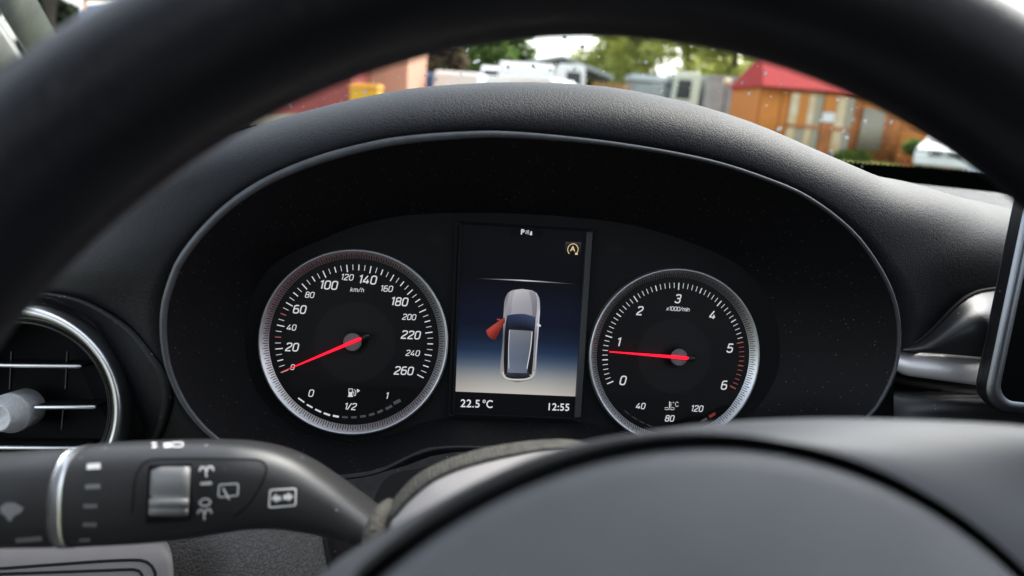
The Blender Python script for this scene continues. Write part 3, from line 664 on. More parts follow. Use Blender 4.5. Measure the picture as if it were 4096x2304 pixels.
# dash top behind the hood, up to the glass
ZT = zc(-.062)
V, Fc = loft([[Vector((x, y, ZT-.02*max(0, (.55-y))-.012*((x-.2)/.8)**2)) for x in np.linspace(-.64, 1.06, 30)] for y in np.linspace(.47, .93, 10)])
mesh('dash_top', V, Fc, M['leather'], dash)
slab('dash_face', [Vector((-.64, .66, .3)), Vector((1.06, .66, .3)), Vector((1.06, .64, ZT-.03)), Vector((-.64, .64, ZT-.03))], .01, M['leather'], dash)
# ribbed defrost grille on the right, between pad and glass
g0, g1, g2, g3 = [PL(x, y, Vector((0, .6, ZT+.006)), Vector((0, 0, 1))) for x, y in ((3540, 722), (4180, 792), (4300, 900), (3560, 760))]
V = []
nr = 46
for i in range(nr):
    t = i/nr; t2 = (i+.55)/nr
    a, b = g0.lerp(g3, t), g1.lerp(g2, t); c, d = g0.lerp(g3, t2), g1.lerp(g2, t2)
    me_v = [a, b, d, c, a+Vector((0, 0, -.004)), b+Vector((0, 0, -.004)), d+Vector((0, 0, -.004)), c+Vector((0, 0, -.004))]
    V.append((me_v, [(0, 1, 2, 3), (0, 4, 5, 1), (3, 2, 6, 7)]))
V, Fc = join(V); mesh('defrost_rib', V, Fc, M['grille'], dash, smooth=False, kind='stuff')
mesh('defrost_tray', [p+Vector((0, 0, -.0035)) for p in (g0, g1, g2, g3)], [(0, 1, 2, 3)], M['black'], dash, smooth=False)
# lower dash skin (matt) below the binnacle
def sheet(name, pts_rows, mat, parent, nu=24, nv=14, **k):
    R_ = [cr([tuple(Q(*p)) for p in r], nu) for r in pts_rows]
    C_ = [cr([tuple(R_[i][j]) for i in range(len(R_))], nv) for j in range(nu)]
    V, Fc = loft([[Vector(p) for p in c] for c in C_]); o = mesh(name, V, Fc, mat, parent, **k)
    return o, BVHTree.FromPolygons([tuple(v) for v in V], Fc)
sheet('lower_skin', [[(560, 1690, .40), (760, 1720, .395), (1000, 1880, .385), (1330, 1925, .38), (1600, 1870, .38), (1800, 1810, .385), (2200, 1810, .385), (2700, 1880, .39)], [(560, 1900, .39), (760, 1950, .385), (1000, 2050, .375), (1330, 2100, .365), (1600, 2100, .365), (1800, 2100, .37), (2200, 2100, .37), (2700, 2100, .38)], [(560, 2500, .37), (760, 2500, .37), (1000, 2500, .36), (1330, 2500, .35), (1600, 2500, .35), (1800, 2500, .35), (2200, 2500, .35), (2700, 2500, .36)]], M['lower'], dash)
# lower edge bead under the binnacle
V, Fc = tube(cr([tuple(Q(x, y, .372)) for x, y in [(1270, 1912), (1321, 1913), (1420, 1906), (1508, 1889), (1580, 1858), (1653, 1822), (1741, 1796), (1830, 1789), (1933, 1792), (2100, 1800)]], 40), .0011, 8)
mesh('lower_bead', V, Fc, M['satinblack'], dash)
# right-hand dash: shaped satin panel, silver strip, dark shelf
sheet('side_panel', [[(3590, 1392, 0.4220), (3612, 1385, 0.4220), (3665, 1372, 0.4220), (3730, 1318, 0.4230), (3813, 1232, 0.4250), (3880, 1180, 0.4300), (3971, 1156, 0.4420), (4200, 1140, 0.4800)], [(3590, 1395, 0.4170), (3620, 1397, 0.4170), (3700, 1390, 0.4140), (3800, 1330, 0.4120), (3880, 1290, 0.4120), (3960, 1270, 0.4160), (4050, 1250, 0.4400), (4250, 1245, 0.4800)], [(3590, 1400, 0.4160), (3620, 1403, 0.4160), (3700, 1409, 0.4150), (3800, 1416, 0.4150), (3880, 1423, 0.4160), (3960, 1429, 0.4180), (4050, 1436, 0.4400), (4250, 1451, 0.4800)]], M['satinblack'], dash)
V, Fc = tube(cr([tuple(Q(x, y, z)) for x, y, z in [(3590, 1392, 0.4215), (3612, 1385, 0.4215), (3665, 1372, 0.4215), (3730, 1318, 0.4225), (3813, 1232, 0.4245), (3880, 1180, 0.4295), (3971, 1156, 0.4415), (4200, 1140, 0.4795)]], 40), .0012, 6)
mesh('panel_seam', V, Fc, M['black'], dash)
sheet('silver_strip', [[(3586, 1394, 0.4260), (3620, 1404, 0.4270), (3750, 1413, 0.4290), (3917, 1427, 0.4320), (4200, 1450, 0.4370)], [(3586, 1400, 0.4220), (3620, 1412, 0.4230), (3750, 1422, 0.4250), (3917, 1438, 0.4280), (4200, 1462, 0.4330)], [(3586, 1440, 0.4185), (3620, 1453, 0.4195), (3740, 1468, 0.4215), (3908, 1485, 0.4245), (4200, 1510, 0.4295)], [(3586, 1480, 0.4200), (3620, 1496, 0.4210), (3735, 1512, 0.4230), (3900, 1533, 0.4260), (4200, 1570, 0.4310)], [(3586, 1484, 0.4260), (3620, 1501, 0.4270), (3735, 1518, 0.4290), (3900, 1540, 0.4320), (4200, 1577, 0.4370)]], M['silver'], dash, label='convex satin silver trim strip')
sheet('lower_shelf', [[(3575, 1490, .452), (3640, 1500, .452), (3900, 1545, .455), (4300, 1590, .46)], [(3575, 1540, .455), (3640, 1550, .455), (3900, 1575, .458), (4300, 1610, .46)], [(3575, 1560, .43), (3640, 1572, .43), (3900, 1580, .435), (4300, 1620, .44)], [(3575, 1600, .42), (3640, 1605, .42), (3900, 1600, .425), (4300, 1640, .43)], [(3575, 1700, .42), (3640, 1700, .42), (3900, 1690, .43), (4300, 1700, .44)], [(3575, 2000, .41), (3640, 2000, .41), (3900, 2000, .42), (4300, 2000, .43)]], M['satinblack'], dash)

# ------------------------------------------------------------------ media display at the right
td = thing('media_display', 'upright black tablet display with silver edge beside the dashboard pad', 'display', Q(4000, 1640, .41))
A_ = Q(3984, 1536, .405); upv = Vector((.085, .14, .99)).normalized()
rt = Vector((1, 0, 0)); rt = (rt-upv*rt.dot(upv)).normalized(); nn = rt.cross(upv).normalized()
if nn.y > 0: nn = -nn
def rrect(x0, y0, x1, y1, r, h, k=8):
    P = []
    for cx, cy, a0 in ((x0+r, y0+r, 180), (x1-r, y0+r, 270), (x1-r, y1-r, 0), (x0+r, y1-r, 90)):
        for i in range(k+1):
            a = RAD(a0+90*i/k); P.append(A_+rt*(cx+r*math.cos(a))+upv*(cy+r*math.sin(a))+nn*h)
    return P
TW, TH = .235, .16
r0 = [rrect(-.001, -.0145, TW, TH, .014, -.013), rrect(-.003, -.0155, TW+.002, TH+.002, .015, -.009), rrect(-.003, -.0155, TW+.002, TH+.002, .015, -.003)]
V, Fc = loft(r0, cu=True); Fc.append(tuple(range(len(r0[0])))); mesh('back_shell', V, Fc, M['satinblack'], td)
r1 = [rrect(-.003, -.0155, TW+.002, TH+.002, .015, -.003), rrect(-.002, -.0145, TW+.001, TH+.001, .0145, -.0005), rrect(.001, -.0115, TW-.002, TH-.002, .0125, .0004), rrect(.0035, -.009, TW-.0045, TH-.0045, .0105, -.0004)]
V, Fc = loft(r1, cu=True); mesh('silver_frame', V, Fc, pbr('display_frame', (.30, .32, .35), .33, metal=1), td)
r2 = rrect(.0035, -.009, TW-.0045, TH-.0045, .0105, -.0006); mesh('screen_glass', r2, [tuple(range(len(r2)))], M['tablet_glass'], td, smooth=False)

# ------------------------------------------------------------------ air vent
vent = thing('air_vent', 'round air vent with chrome ring, silver slat edges and knurled knob', 'air vent', Q(60, 2060, .395))
VZ = .366; VC = Q(58, 1640, VZ); VN = Vector((-.06, -.95, .22)).normalized()
VU = Vector((1, 0, 0)); VU = (VU-VN*VU.dot(VN)).normalized(); VV = VN.cross(VU).normalized()
if VV.z < 0: VV = -VV
VR = (PL(490, 1623, VC, VN)-VC).length
def vp(r, a, h): return VC+VU*(r*math.cos(a))+VV*(r*math.sin(a))+VN*h
def vring(prof, n=96): return loft([[vp(r*VR, 2*math.pi*i/n, h) for i in range(n)] for r, h in prof], cu=True)
# chrome outer ring
V, Fc = vring([(1.0, -.012), (1.0, -.001), (.985, .0015), (.955, .002), (.925, .0008), (.905, -.002), (.90, -.008)]); mesh('chrome_ring', V, Fc, M['chrome'], vent)
V, Fc = vring([(.90, -.006), (.875, -.007), (.855, -.004), (.845, -.003), (.83, -.0035), (.815, -.006), (.80, -.012), (.79, -.03)]); mesh('inner_ring', V, Fc, M['gloss'], vent)
V, Fc = vring([(.79, -.03), (.0, -.034)]); mesh('vent_core', V, Fc, M['black'], vent)
def vpx(x, y, h): p = PL(x, y, VC+VN*h, VN); return p
def slat(x0, y0, x1, y1, th=.0011, hh=-.006):
    a, b = vpx(*c7(x0, y0), hh), vpx(*c7(x1, y1), hh); ax = (b-a).normalized(); up = VN.cross(ax).normalized()
    V, Fc = boxvf((a+b)/2-VN*.009, (b-a).length, .018, th*1.3, (ax, VN, up)); s_ = mesh('slat', V, Fc, M['black'], vent, smooth=False)
    V, Fc = tube([a, a.lerp(b, .03), a.lerp(b, .97), b], [th*.7, th, th, th*.7], 8); mesh('slat_edge', V, Fc, M['chrome'], s_)
slat(-560, 690, 632, 706); slat(266, 1022, 742, 1020); slat(-560, 1330, 640, 1338)
for x, y0, y1 in ((95, 590, 880), (525, 590, 880), (495, 1040, 1190), (-330, 600, 880), (-330, 1040, 1200)):
    a, b = vpx(*c7(x, y0), -.016), vpx(*c7(x-14, y1), -.016)
    V, Fc = boxvf((a+b)/2, (a-b).length, .002, .0005, ((a-b).normalized(), VN, VU)); mesh('vane', V, Fc, M['satinblack'], vent, smooth=False)
# knob
kc = vpx(*c7(75, 1070), -.010); ka = (VN+Vector((-.05, 0, -.05))).normalized()
ku = VU-ka*VU.dot(ka); ku.normalize(); kv = ka.cross(ku)
n = 60; rows = []
kr = (vpx(*c7(242, 1060), -.01)-vpx(*c7(75, 1060), -.01)).length*.98
for r, h in [(.97, -.014), (1, -.002), (1.0, .0), (.95, .0004)]+[(.95-.025*k, .0004+.0008*k) for k in range(1, 12)]+[(.66, .0098), (.62, .0101), (.585, .0099), (.56, .0094), (0, .0093)]:
    rows.append([kc+ku*(r*kr*math.cos(2*math.pi*i/n))+kv*(r*kr*math.sin(2*math.pi*i/n))+ka*h for i in range(n)])
V, Fc = loft(rows, cu=True)
M['knurl'] = pbr('knurled_silver', (.78, .80, .81), .42, metal=.45, bump=('weave', 1500, 1.0, .0006))
mesh('knob', V, Fc, M['knurl'], vent)
# pod surround, dark dusty ring rising out of the dash skin
pod_px = [(688, 1618), (684, 1560), (673, 1510), (621, 1431), (518, 1307), (362, 1209), (240, 1175), (135, 1167), (0, 1175), (-200, 1230), (-420, 1400), (-500, 1620), (-420, 1850), (-200, 2000), (60, 2060), (320, 2020), (520, 1900), (640, 1760)]
def on_dash(x, y, dflt, off=.0):
    d = ray(x, y).normalized(); h = bv_dash.ray_cast(CAM, d)
    return (h[0]-d*off) if h[0] is not None else Q(x, y, dflt)
po = cr([tuple(on_dash(x, y, .42, .002)) for x, y in pod_px], 96, True)
a_ = [math.atan2((Vector(p)-VC).dot(VV), (Vector(p)-VC).dot(VU)) for p in po]
rows = []
for t in (0, .06, .2, .4, .6, .8, 1):
    r = []
    for p, a in zip(po, a_):
        q = vp(VR*1.005, a, -.012); w = Vector(p).lerp(q, t); r.append(w-VN*(-.004*math.sin(math.pi*min(1, t*4)/1) if t < .25 else .006*math.sin(math.pi*t)))
    rows.append(r)
V, Fc = loft(rows, cu=True); mesh('pod_surround', V, Fc, M['vent_black'], vent)

# ------------------------------------------------------------------ knee panel and switch panel, lower left
knee = thing('knee_panel', 'dark brown grained leather knee panel under the indicator stalk', 'trim panel', Q(900, 2450, .36))
sheet('leather_skin', [[(300, 1960, .372), (700, 1960, .368), (1000, 1990, .362), (1290, 2050, .356)], [(300, 2150, .362), (700, 2150, .357), (1000, 2160, .350), (1302, 2170, .345)], [(300, 2330, .356), (700, 2330, .350), (1000, 2330, .345), (1330, 2330, .340)], [(300, 2600, .352), (700, 2600, .345), (1000, 2600, .340), (1370, 2600, .336)]], M['knee_leather'], knee)
V, Fc = tube(cr([tuple(Q(x, y, z)) for x, y, z in [(1290, 2050, .3555), (1302, 2170, .3445), (1330, 2330, .3395), (1370, 2600, .3355)]], 30), .0012, 6); mesh('seam', V, Fc, M['black'], knee)
sw = thing('switch_panel', 'smooth grey panel with nested rounded grooves below the stalk', 'switch panel', Q(300, 2450, .335))
swp = [[(-250, 2120, .345), (200, 2120, .343), (520, 2125, .341), (640, 2145, .341), (662, 2160, .345)], [(-250, 2200, .334), (200, 2200, .333), (520, 2200, .331), (668, 2200, .332), (684, 2205, .338)], [(-250, 2300, .330), (200, 2300, .329), (520, 2300, .327), (680, 2300, .328), (694, 2300, .334)], [(-250, 2600, .325), (200, 2600, .324), (520, 2600, .323), (690, 2600, .324), (704, 2600, .33)]]
so_, bv_sw = sheet('panel_skin', swp, M['greypanel'], sw, nu=40, nv=24)
def decal_line(name, bvh, pts, r, mat, parent, n=40, off=.0, closed=False, flat_=1.0):
    P = []
    for x, y in cr(pts, n, closed):
        d = ray(x, y).normalized(); h = bvh.ray_cast(CAM, d)
        if h[0] is not None: P.append(h[0]-d*off)
    if len(P) < 2: return None
    if closed: P.append(P[0])
    V, Fc = tube(P, r, 6); return mesh(name, V, Fc, mat, parent)
decal_line('groove', bv_sw, [c6(x, y) for x, y in [(-300, 1090), (0, 1072), (300, 1050), (700, 1022), (900, 1014), (980, 1018), (1030, 1042), (1055, 1080), (1068, 1130), (1075, 1400)]], .0007, M['black'], sw)
decal_line('groove', bv_sw, [c6(x, y) for x, y in [(-300, 1125), (0, 1110), (400, 1096), (700, 1085), (900, 1078), (945, 1084), (966, 1100), (976, 1130), (985, 1400)]], .0007, M['black'], sw)

# ------------------------------------------------------------------ indicator stalk
stalk = thing('indicator_stalk', 'black wiper and indicator stalk with chrome ring, rocker and white symbols', 'stalk', Q(1480, 2130, .29))
SX = [(-150, 1818, 2188, .238), (0, 1812, 2183, .241), (140, 1803, 2181, .244), (268, 1795, 2179, .247), (400, 1777, 2173, .25), (600, 1767, 2162, .2545), (760, 1763, 2145, .258), (880, 1763, 2126, .2605), (990, 1769, 2110, .263), (1107, 1790, 2104, .267), (1223, 1836, 2116, .272), (1340, 1912, 2139, .278), (1427, 1976, 2165, .283), (1510, 2040, 2190, .288)]
SXi = cr(SX, 120)
def sect(x, t, b, Z, k=28, grow=1.0, lean=.0):
    # cross-section through the stalk: superellipse, long axis vertical in the picture, leaning a little
    P = []
    up = Q(x, t, Z)-Q(x, b, Z); c = (Q(x, t, Z)+Q(x, b, Z))/2; tw = -(RC @ Vector((0, 0, -1)))
    i_ = Q(x+100, (t+b)/2, Z)-Q(x-100, (t+b)/2, Z); i_.normalize()
    hh = up.length/2; upn = (up.normalized()+i_*lean).normalized()
    for j in range(k):
        a = 2*math.pi*j/k; ca, sa = math.cos(a), math.sin(a); e = .72
        P.append(c+upn*(hh*grow*math.copysign(abs(ca)**e, ca))+tw*(.0125*grow*math.copysign(abs(sa)**e, sa))*1.0)
    return P
def stalk_seg(name, x0, x1, mat, grow=1.0, cap0=False, lean=lambda x: .085*max(0, 1-max(0, x)/700)):
    rows = []
    for q in SXi:
        if x0 <= q[0] <= x1: rows.append(sect(*q, grow=grow, lean=lean(q[0])))
    V, Fc = loft(rows, cu=True); k = len(rows[0])
    Fc.append(tuple(range(k))); Fc.append(tuple((len(rows)-1)*k+j for j in range(k))[::-1])
    o = mesh(name, V, Fc, mat, stalk); return o, BVHTree.FromPolygons([tuple(v) for v in V], Fc)
body, bv_b = stalk_seg('stalk_body', 330, 1600, M['stalk'])
knob_, bv_k = stalk_seg('twist_cap', -200, 300, M['stalk'], grow=.985)
cro, bv_c = stalk_seg('chrome_band', 290, 342, M['chrome'], grow=1.012)
def decal(name, bvh, polys, mat, parent, off=.0006, lines=()):
    parts = []
    def hit(x, y):
        d = ray(x, y).normalized(); h = bvh.ray_cast(CAM, d); return (h[0]-d*off) if h[0] is not None else None
    for p in polys:
        P = [hit(*q) for q in p]
        if all(q is not None for q in P): parts.append((P, [tuple(range(len(P)))]))
    for p, w, c_ in lines:
        V, Fc = stroke([Vector(q) for q in p], w, c_); P = [hit(*q[:2]) for q in V]
        if all(q is not None for q in P): parts.append((P, Fc))
    if not parts: return
    V, Fc = join(parts); return mesh(name, V, Fc, mat, parent, smooth=False)
K6 = lambda L: [c6(*p) for p in L]
# raised panel outline
V_ = K6([(905, 700), (925, 480), (960, 380), (1010, 335), (1100, 318), (1400, 316), (1740, 322), (1810, 342), (1833, 385), (1815, 450), (1770, 540), (1700, 640), (1600, 720)])
decal('panel_groove', bv_b, [], M['black'], body, .0004, [(cr(V_, 60), 5.5, False)])
# rocker window and rocker
decal('rocker_window', bv_b, [K6([(1020, 362), (1315, 352), (1312, 560), (1305, 745), (1000, 765), (1010, 560)])], M['black'], body, .0009)
def rocker():
    rows = []
    d0 = bv_b.ray_cast(CAM, ray(*c6(1165, 480)).normalized())[0]; Z0 = -(RC.inverted() @ (d0-CAM)).z
    for y, z in [(372, .0000), (395, -.0012), (440, -.0024), (500, -.003), (560, -.0026), (588, -.0022), (592, -.0040), (605, -.0052), (640, -.0052), (652, -.0042), (660, -.0036), (668, -.0042), (690, -.0042), (708, -.0028), (716, .000)]:
        s = (y-480)*.055; rows.append([Q(*c6(x_, y), Z0+z+zz) for x_, zz in ((1030-s, .003), (1034-s, .0), (1100-s, -.0003), (1165-s, -.0004), (1240-s, -.0003), (1298-s, .0), (1303-s, .003))])
    V, Fc = loft(rows); mesh('rocker_switch', V, Fc, pbr('rocker_grey', (.20, .20, .195), .36), stalk)
rocker()
W_ = 5.2
SY = M['symbol']
decal('indicator_symbol', bv_b, [], SY, body, lines=[(K6([(1855, 538), (1865, 532), (2020, 522), (2032, 528), (2030, 628), (2022, 638), (1862, 652), (1848, 646)]), W_+1.5, True)])
for pts in ([(1862, 592), (1897, 556), (1900, 572), (1930, 575), (1930, 606), (1902, 606), (1905, 622)], [(2016, 578), (1975, 545), (1975, 562), (1945, 566), (1945, 600), (1978, 598), (1980, 612)]):
    decal('indicator_symbol', bv_b, [K6(pts)], SY, body)
decal('rear_wiper_symbol', bv_b, [], SY, body, lines=[(K6([(1505, 502), (1520, 495), (1625, 488), (1636, 496), (1634, 560), (1625, 570), (1515, 582), (1500, 574)]), W_, True), (K6([(1532, 520), (1575, 598)]), 7, False)])
def fount(cx, cy, s=1):
    return [(K6([(cx-48*s, cy+8), (cx-36*s, cy-20), (cx-12*s, cy-20), (cx-2, cy+10), (cx, cy+48)]), 7.5, False), (K6([(cx+50*s, cy+4), (cx+40*s, cy-24), (cx+14*s, cy-24), (cx+4, cy+8)]), 7.5, False)]
decal('washer_symbol', bv_b, [], SY, body, lines=fount(1417, 396)); decal('washer_symbol', bv_b, [], SY, body, lines=fount(1404, 690))
decal('mode_symbol', bv_b, [], SY, body, lines=[(K6([(1376, 490), (1455, 484)]), 12, False)])
decal('mode_symbol', bv_b, [], SY, body, lines=[(K6([(1370, 620), (1385, 600), (1410, 592), (1435, 598), (1446, 614), (1435, 634), (1408, 642), (1382, 636)]), 8, True)])
decal('speed_symbol', bv_b, [K6([(598, 352), (690, 346), (690, 386), (596, 392)])], SY, body)
decal('speed_symbol', bv_b, [K6([(586, 496), (690, 490), (688, 522), (584, 526)])], M['symbol_dim'], body)
for y, n_d, dm in ((644, 4, 'symbol_dim'), (772, 4, 'symbol_dim')):
    decal('speed_symbol', bv_b, [K6([(575-y*.03+20+k*24, y-14), (595-y*.03+20+k*24, y-15), (592-y*.03+20+k*24, y+12), (572-y*.03+20+k*24, y+13)]) for k in range(n_d)], M[dm], body)
decal('speed_symbol', bv_b, [K6([(545, 868), (620, 862), (618, 886), (543, 890)])], M['symbol_dim'], body)
decal('wiper_symbol', bv_k, [K6([(0, 650), (40, 618), (100, 618), (165, 655), (140, 690), (95, 712), (75, 750), (50, 740), (40, 712), (5, 690)])], M['symbol_dim'], knob_)
decal('wiper_symbol', bv_k, [K6([(105, 866), (285, 850), (290, 880), (110, 896)])], M['symbol_dim'], knob_)
decal('lamp_symbol', bv_b, [K6([(1040, 206), (1075, 206), (1078, 240), (1045, 244)])], SY, body)
decal('lamp_symbol', bv_b, [K6([(1122, 210), (1180, 206), (1182, 238), (1128, 242)])], SY, body)
decal('lamp_symbol', bv_b, [], SY, body, lines=[(K6([(1190, 206), (1245, 204), (1258, 216), (1246, 234), (1192, 236)]), 5, True)])

# ------------------------------------------------------------------ steering column
colm = thing('steering_column', 'steering column shroud of grey plastic with a textured fabric collar', 'steering column', Q(1800, 2250, .25))
ob = [(1490, 2200), (1520, 2120), (1543, 2042), (1566, 2005), (1612, 1950), (1671, 1896), (1770, 1844), (1915, 1797), (2061, 1770), (2207, 1757), (2306, 1762), (2450, 1790), (2650, 1850)]
ib = [(1530, 2230), (1550, 2140), (1556, 2090), (1585, 2058), (1625, 2012), (1684, 1958), (1745, 1915), (1860, 1868), (2030, 1826), (2230, 1792), (2330, 1796), (2450, 1830), (2650, 1890)]
def band(name, A, B, Z0, Z1, bulge, mat, parent, n=60, k=8):
    A3 = cr([tuple(Q(*p, Z0)) for p in A], n); B3 = cr([tuple(Q(*p, Z1)) for p in B], n); tw = -(RC @ Vector((0, 0, -1)))
    rows = []
    for j in range(k+1):
        t = j/k; rows.append([Vector(A3[i])*(1-t)+Vector(B3[i])*t+tw*(bulge*math.sin(math.pi*t)) for i in range(n)])
    V, Fc = loft(rows); return mesh(name, V, Fc, mat, parent)
band('fabric_collar', ob, ib, .262, .252, .004, M['collar'], colm)
ob2 = [(x+2, y+2) for x, y in ib]; ib2 = [(1560, 2330), (1640, 2250), (1700, 2180), (1800, 2120), (1900, 2060), (2000, 2010), (2100, 1970), (2200, 1930), (2300, 1900), (2400, 1890), (2500, 1890), (2600, 1900), (2750, 1950)]
band('column_shroud', ob2, ib2, .2525, .225, .004, M['shroud'], colm)
# black sheet painting in the shade of the void between panel and collar
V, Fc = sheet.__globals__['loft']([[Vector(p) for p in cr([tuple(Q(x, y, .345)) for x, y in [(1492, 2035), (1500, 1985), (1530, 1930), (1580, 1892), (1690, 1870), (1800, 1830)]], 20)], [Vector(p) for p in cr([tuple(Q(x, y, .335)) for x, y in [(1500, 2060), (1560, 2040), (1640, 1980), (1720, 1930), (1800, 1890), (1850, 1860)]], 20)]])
mesh('column_void_shade', V, Fc, M['black'], colm)
V, Fc = tube(cr([tuple(Q(x, y, z)) for x, y, z in [(1560, 2030, .262), (1525, 2060, .255), (1500, 2110, .25), (1490, 2160, .248), (1500, 2200, .248)]], 24), [.0035]*24, 10); mesh('stalk_boot', V, Fc, M['collar'], colm)

# ------------------------------------------------------------------ steering wheel
WX, WTILT = Vector((.0534, .1070, -.1225))+CAM, .3873
WM = Matrix.Rotation(-WTILT, 3, 'X'); WU, WN, WV = WM.col[0].copy(), -WM.col[1], WM.col[2].copy()
def wp(u, v, h=0): return WX+WU*u+WV*v+WN*h
def wpx(x, y, h=0): return PL(x, y, WX+WN*h, WN)
wheel = thing('steering_wheel', 'black leather steering wheel with round airbag hub and thick rim', 'steering wheel', wp(0, 0, 0))
RM_, RT_ = .168, .0160
n, k = 128, 20; rows = []
for i in range(n):
    a = 2*math.pi*i/n; r = []
    for j in range(k):
        b = 2*math.pi*j/k; r.append(wp((RM_+RT_*math.cos(b))*math.cos(a), (RM_+RT_*math.cos(b))*math.sin(a), RT_*1.12*math.sin(b)))
    rows.append(r)
V, Fc = loft(rows, cu=True, cv=True); mesh('rim', V, Fc, M['rim'], wheel)
# hub: airbag cover (dome with a shallow dished centre), groove, housing with spokes
HH = .010; hc = (.0065, -.037); RA, RB = .0999, .0974
def hp(r, a, h): return wp(hc[0]+r*math.cos(a), hc[1]+r*math.sin(a), h)
nn_ = 120
prof = [(RB, HH-.004), (RB, HH-.001), (RB-.001, HH+.0006), (RB-.004, HH+.0022), (.085, HH+.006), (.070, HH+.0095), (.058, HH+.0118), (.051, HH+.0120), (.046, HH+.0095), (.040, HH+.0080), (.03, HH+.0080), (.0, HH+.0085)]
V, Fc = loft([[hp(r, 2*math.pi*i/nn_, h) for i in range(nn_)] for r, h in prof], cu=True); mesh('airbag_cover', V, Fc, M['hub'], wheel)
V, Fc = loft([[hp(r, 2*math.pi*i/nn_, h) for i in range(nn_)] for r, h in [(RA+.0004, HH-.002), (RA, HH-.012), (RB+.0004, HH-.012), (RB+.0004, HH-.0004)]], cu=True); mesh('hub_groove', V, Fc, M['black'], wheel)
ho_px = [(1240, 2340), (1333, 2263), (1449, 2187), (1566, 2117), (1741, 2024), (1915, 1931), (2148, 1826), (2335, 1765), (2509, 1729), (2718, 1698), (2997, 1670), (3346, 1659), (3694, 1666), (4096, 1691), (4400, 1725)]
HB = -.012
ho = [wpx(x, y+34-18*max(0, (x-2700)/1400), HB) for x, y in ho_px]
ho = [p for p in ho if (p-WX).dot(WU) < .128]+[wp(.142, (ho[-1]-WX).dot(WV)+.002, HB+.002), wp(.156, (ho[-1]-WX).dot(WV)+.006, HB+.006)]
ho = [Vector(p) for p in cr([tuple(p) for p in ho], 70)]
rows = []
def inner_pt(p):
    q = p-wp(hc[0], hc[1], 0); a = math.atan2(q.dot(WV), q.dot(WU)); return a
rows = [[] for _ in range(9)]
for p in ho:
    a = inner_pt(p); q = hp(RA+.0003, a, HH-.001); 
    pd = p-WN*.012
    rows[0].append(pd); rows[1].append(p-WN*.004+(q-p).normalized()*-.0004)
    L_ = q-p; b_ = WN*L_.dot(WN); a2 = L_-b_
    for jj, t in enumerate((.02, .1, .25, .45, .65, .85, 1.0)):
        th = t*math.pi/2
        # rises quickly then runs in flat towards the groove
        rows[2+jj].append(p+a2*t+b_*(math.sin(th)**.75))
V, Fc = loft(rows); mesh('hub_housing', V, Fc, M['hubring'], wheel)
# closing lower part of the housing and the two side spokes, below the picture
V, Fc = loft([[hp(RA+.0003, a, HH-.001) for a in np.linspace(RAD(200), RAD(345), 40)], [hp(RA+.014, a, HH-.006) for a in np.linspace(RAD(200), RAD(345), 40)], [hp(RA+.018, a, HH-.02) for a in np.linspace(RAD(200), RAD(345), 40)]])
mesh('hub_housing', V, Fc, M['hubring'], wheel)
for s in (-1, 1):
    V, Fc = tube([wp(s*.085, -.03, -.004), wp(s*.12, -.03, -.006), wp(s*.155, -.025, -.004)], [.026, .022, .02], 16, up=WN, flat=.35); mesh('spoke', V, Fc, M['hubring'], wheel)

# ================================================================== the yard outside
CR_, CUP, CFW = RC.col[0].copy(), RC.col[1].copy(), -RC.col[2]
EX = Vector((math.cos(YAW), -math.sin(YAW), 0)); EY = Vector((math.sin(YAW), math.cos(YAW), 0)); EZ = Vector((0, 0, 1))
def G_(x, Z, z=0):
    a = (x-W/2)/F*Z; b = (z-CAM.z-a*CR_.z-Z*CFW.z)/CUP.z; return CAM+CR_*a+CUP*b+CFW*Z
def HZ(x, y, Z): return Q(x, y, Z).z
gm = pbr('yard_ground', (.20, .19, .15), .95, col2=(.10, .13, .05), var=.2, var_scale=.35, bump=('noise', 8, .5, .03))
gr = mesh('ground', [(-150, -60, 0), (150, -60, 0), (150, 220, 0), (-150, 220, 0)], [(0, 1, 2, 3)], gm, None, smooth=False); gr['kind'] = 'structure'
gv = []
# --- rusty shed
def obox(name, p, ex, sx, sy, sz, mat, parent, bevel=0, ey=None):
    """box standing on p: p is its front-left-bottom corner, ex along the front"""
    ey = ey or EZ.cross(ex).normalized(); c = p+ex*(sx/2)+ey*(sy/2)+EZ*(sz/2); V, Fc = boxvf(c, sx, sy, sz, (ex, ey, EZ)); return mesh(name, V, Fc, mat, parent, smooth=False, bevel=bevel)
ZS = 27.0; k_ = ZS/F
def rust(name, c1_, c2_, sc=2.0):
    return pbr(name, c1_, .8, col2=c2_, var=.25, var_scale=sc)
M['rust_a'] = rust('rust_orange', (.80, .30, .05), (.64, .22, .045)); M['rust_b'] = rust('rust_cream', (.84, .58, .28), (.74, .66, .48), 1.6)
M['rust_c'] = rust('rust_brown', (.42, .15, .05), (.56, .21, .06)); M['pale_sheet'] = rust('pale_sheet', (.46, .43, .33), (.40, .36, .26), 1.2)
M['red_roof'] = pbr('red_roof', (.44, .045, .042), .85, col2=(.36, .05, .05), spec=.1, var=.12, var_scale=1.5)
M['white_p'] = pbr('white_paint', (.80, .82, .80), .35, var=.04, var_scale=2); M['glass_d'] = pbr('vehicle_glass', (.03, .04, .045), .08)
p0 = G_(3012, ZS); eave = HZ(3250, 362, ZS)
shed = thing('rusty_shed', 'rusty orange corrugated metal shed with a red roof and double doors', 'shed', p0)
X = lambda px: (px-3012)*k_
def corr(name, x0, x1, z0, z1, mat, parent, off=0, pitch=.16, amp=.02):
    n = max(4, int((x1-x0)/pitch*4)); xs = np.linspace(x0, x1, n+1)
    rows = [[p0+EX*x+EZ*z-EY*(off+amp*math.sin(2*math.pi*x/pitch)) for x in xs] for z in (z0, z1)]
    V, Fc = loft(rows); return mesh(name, V, Fc, mat, parent, solid=.01)
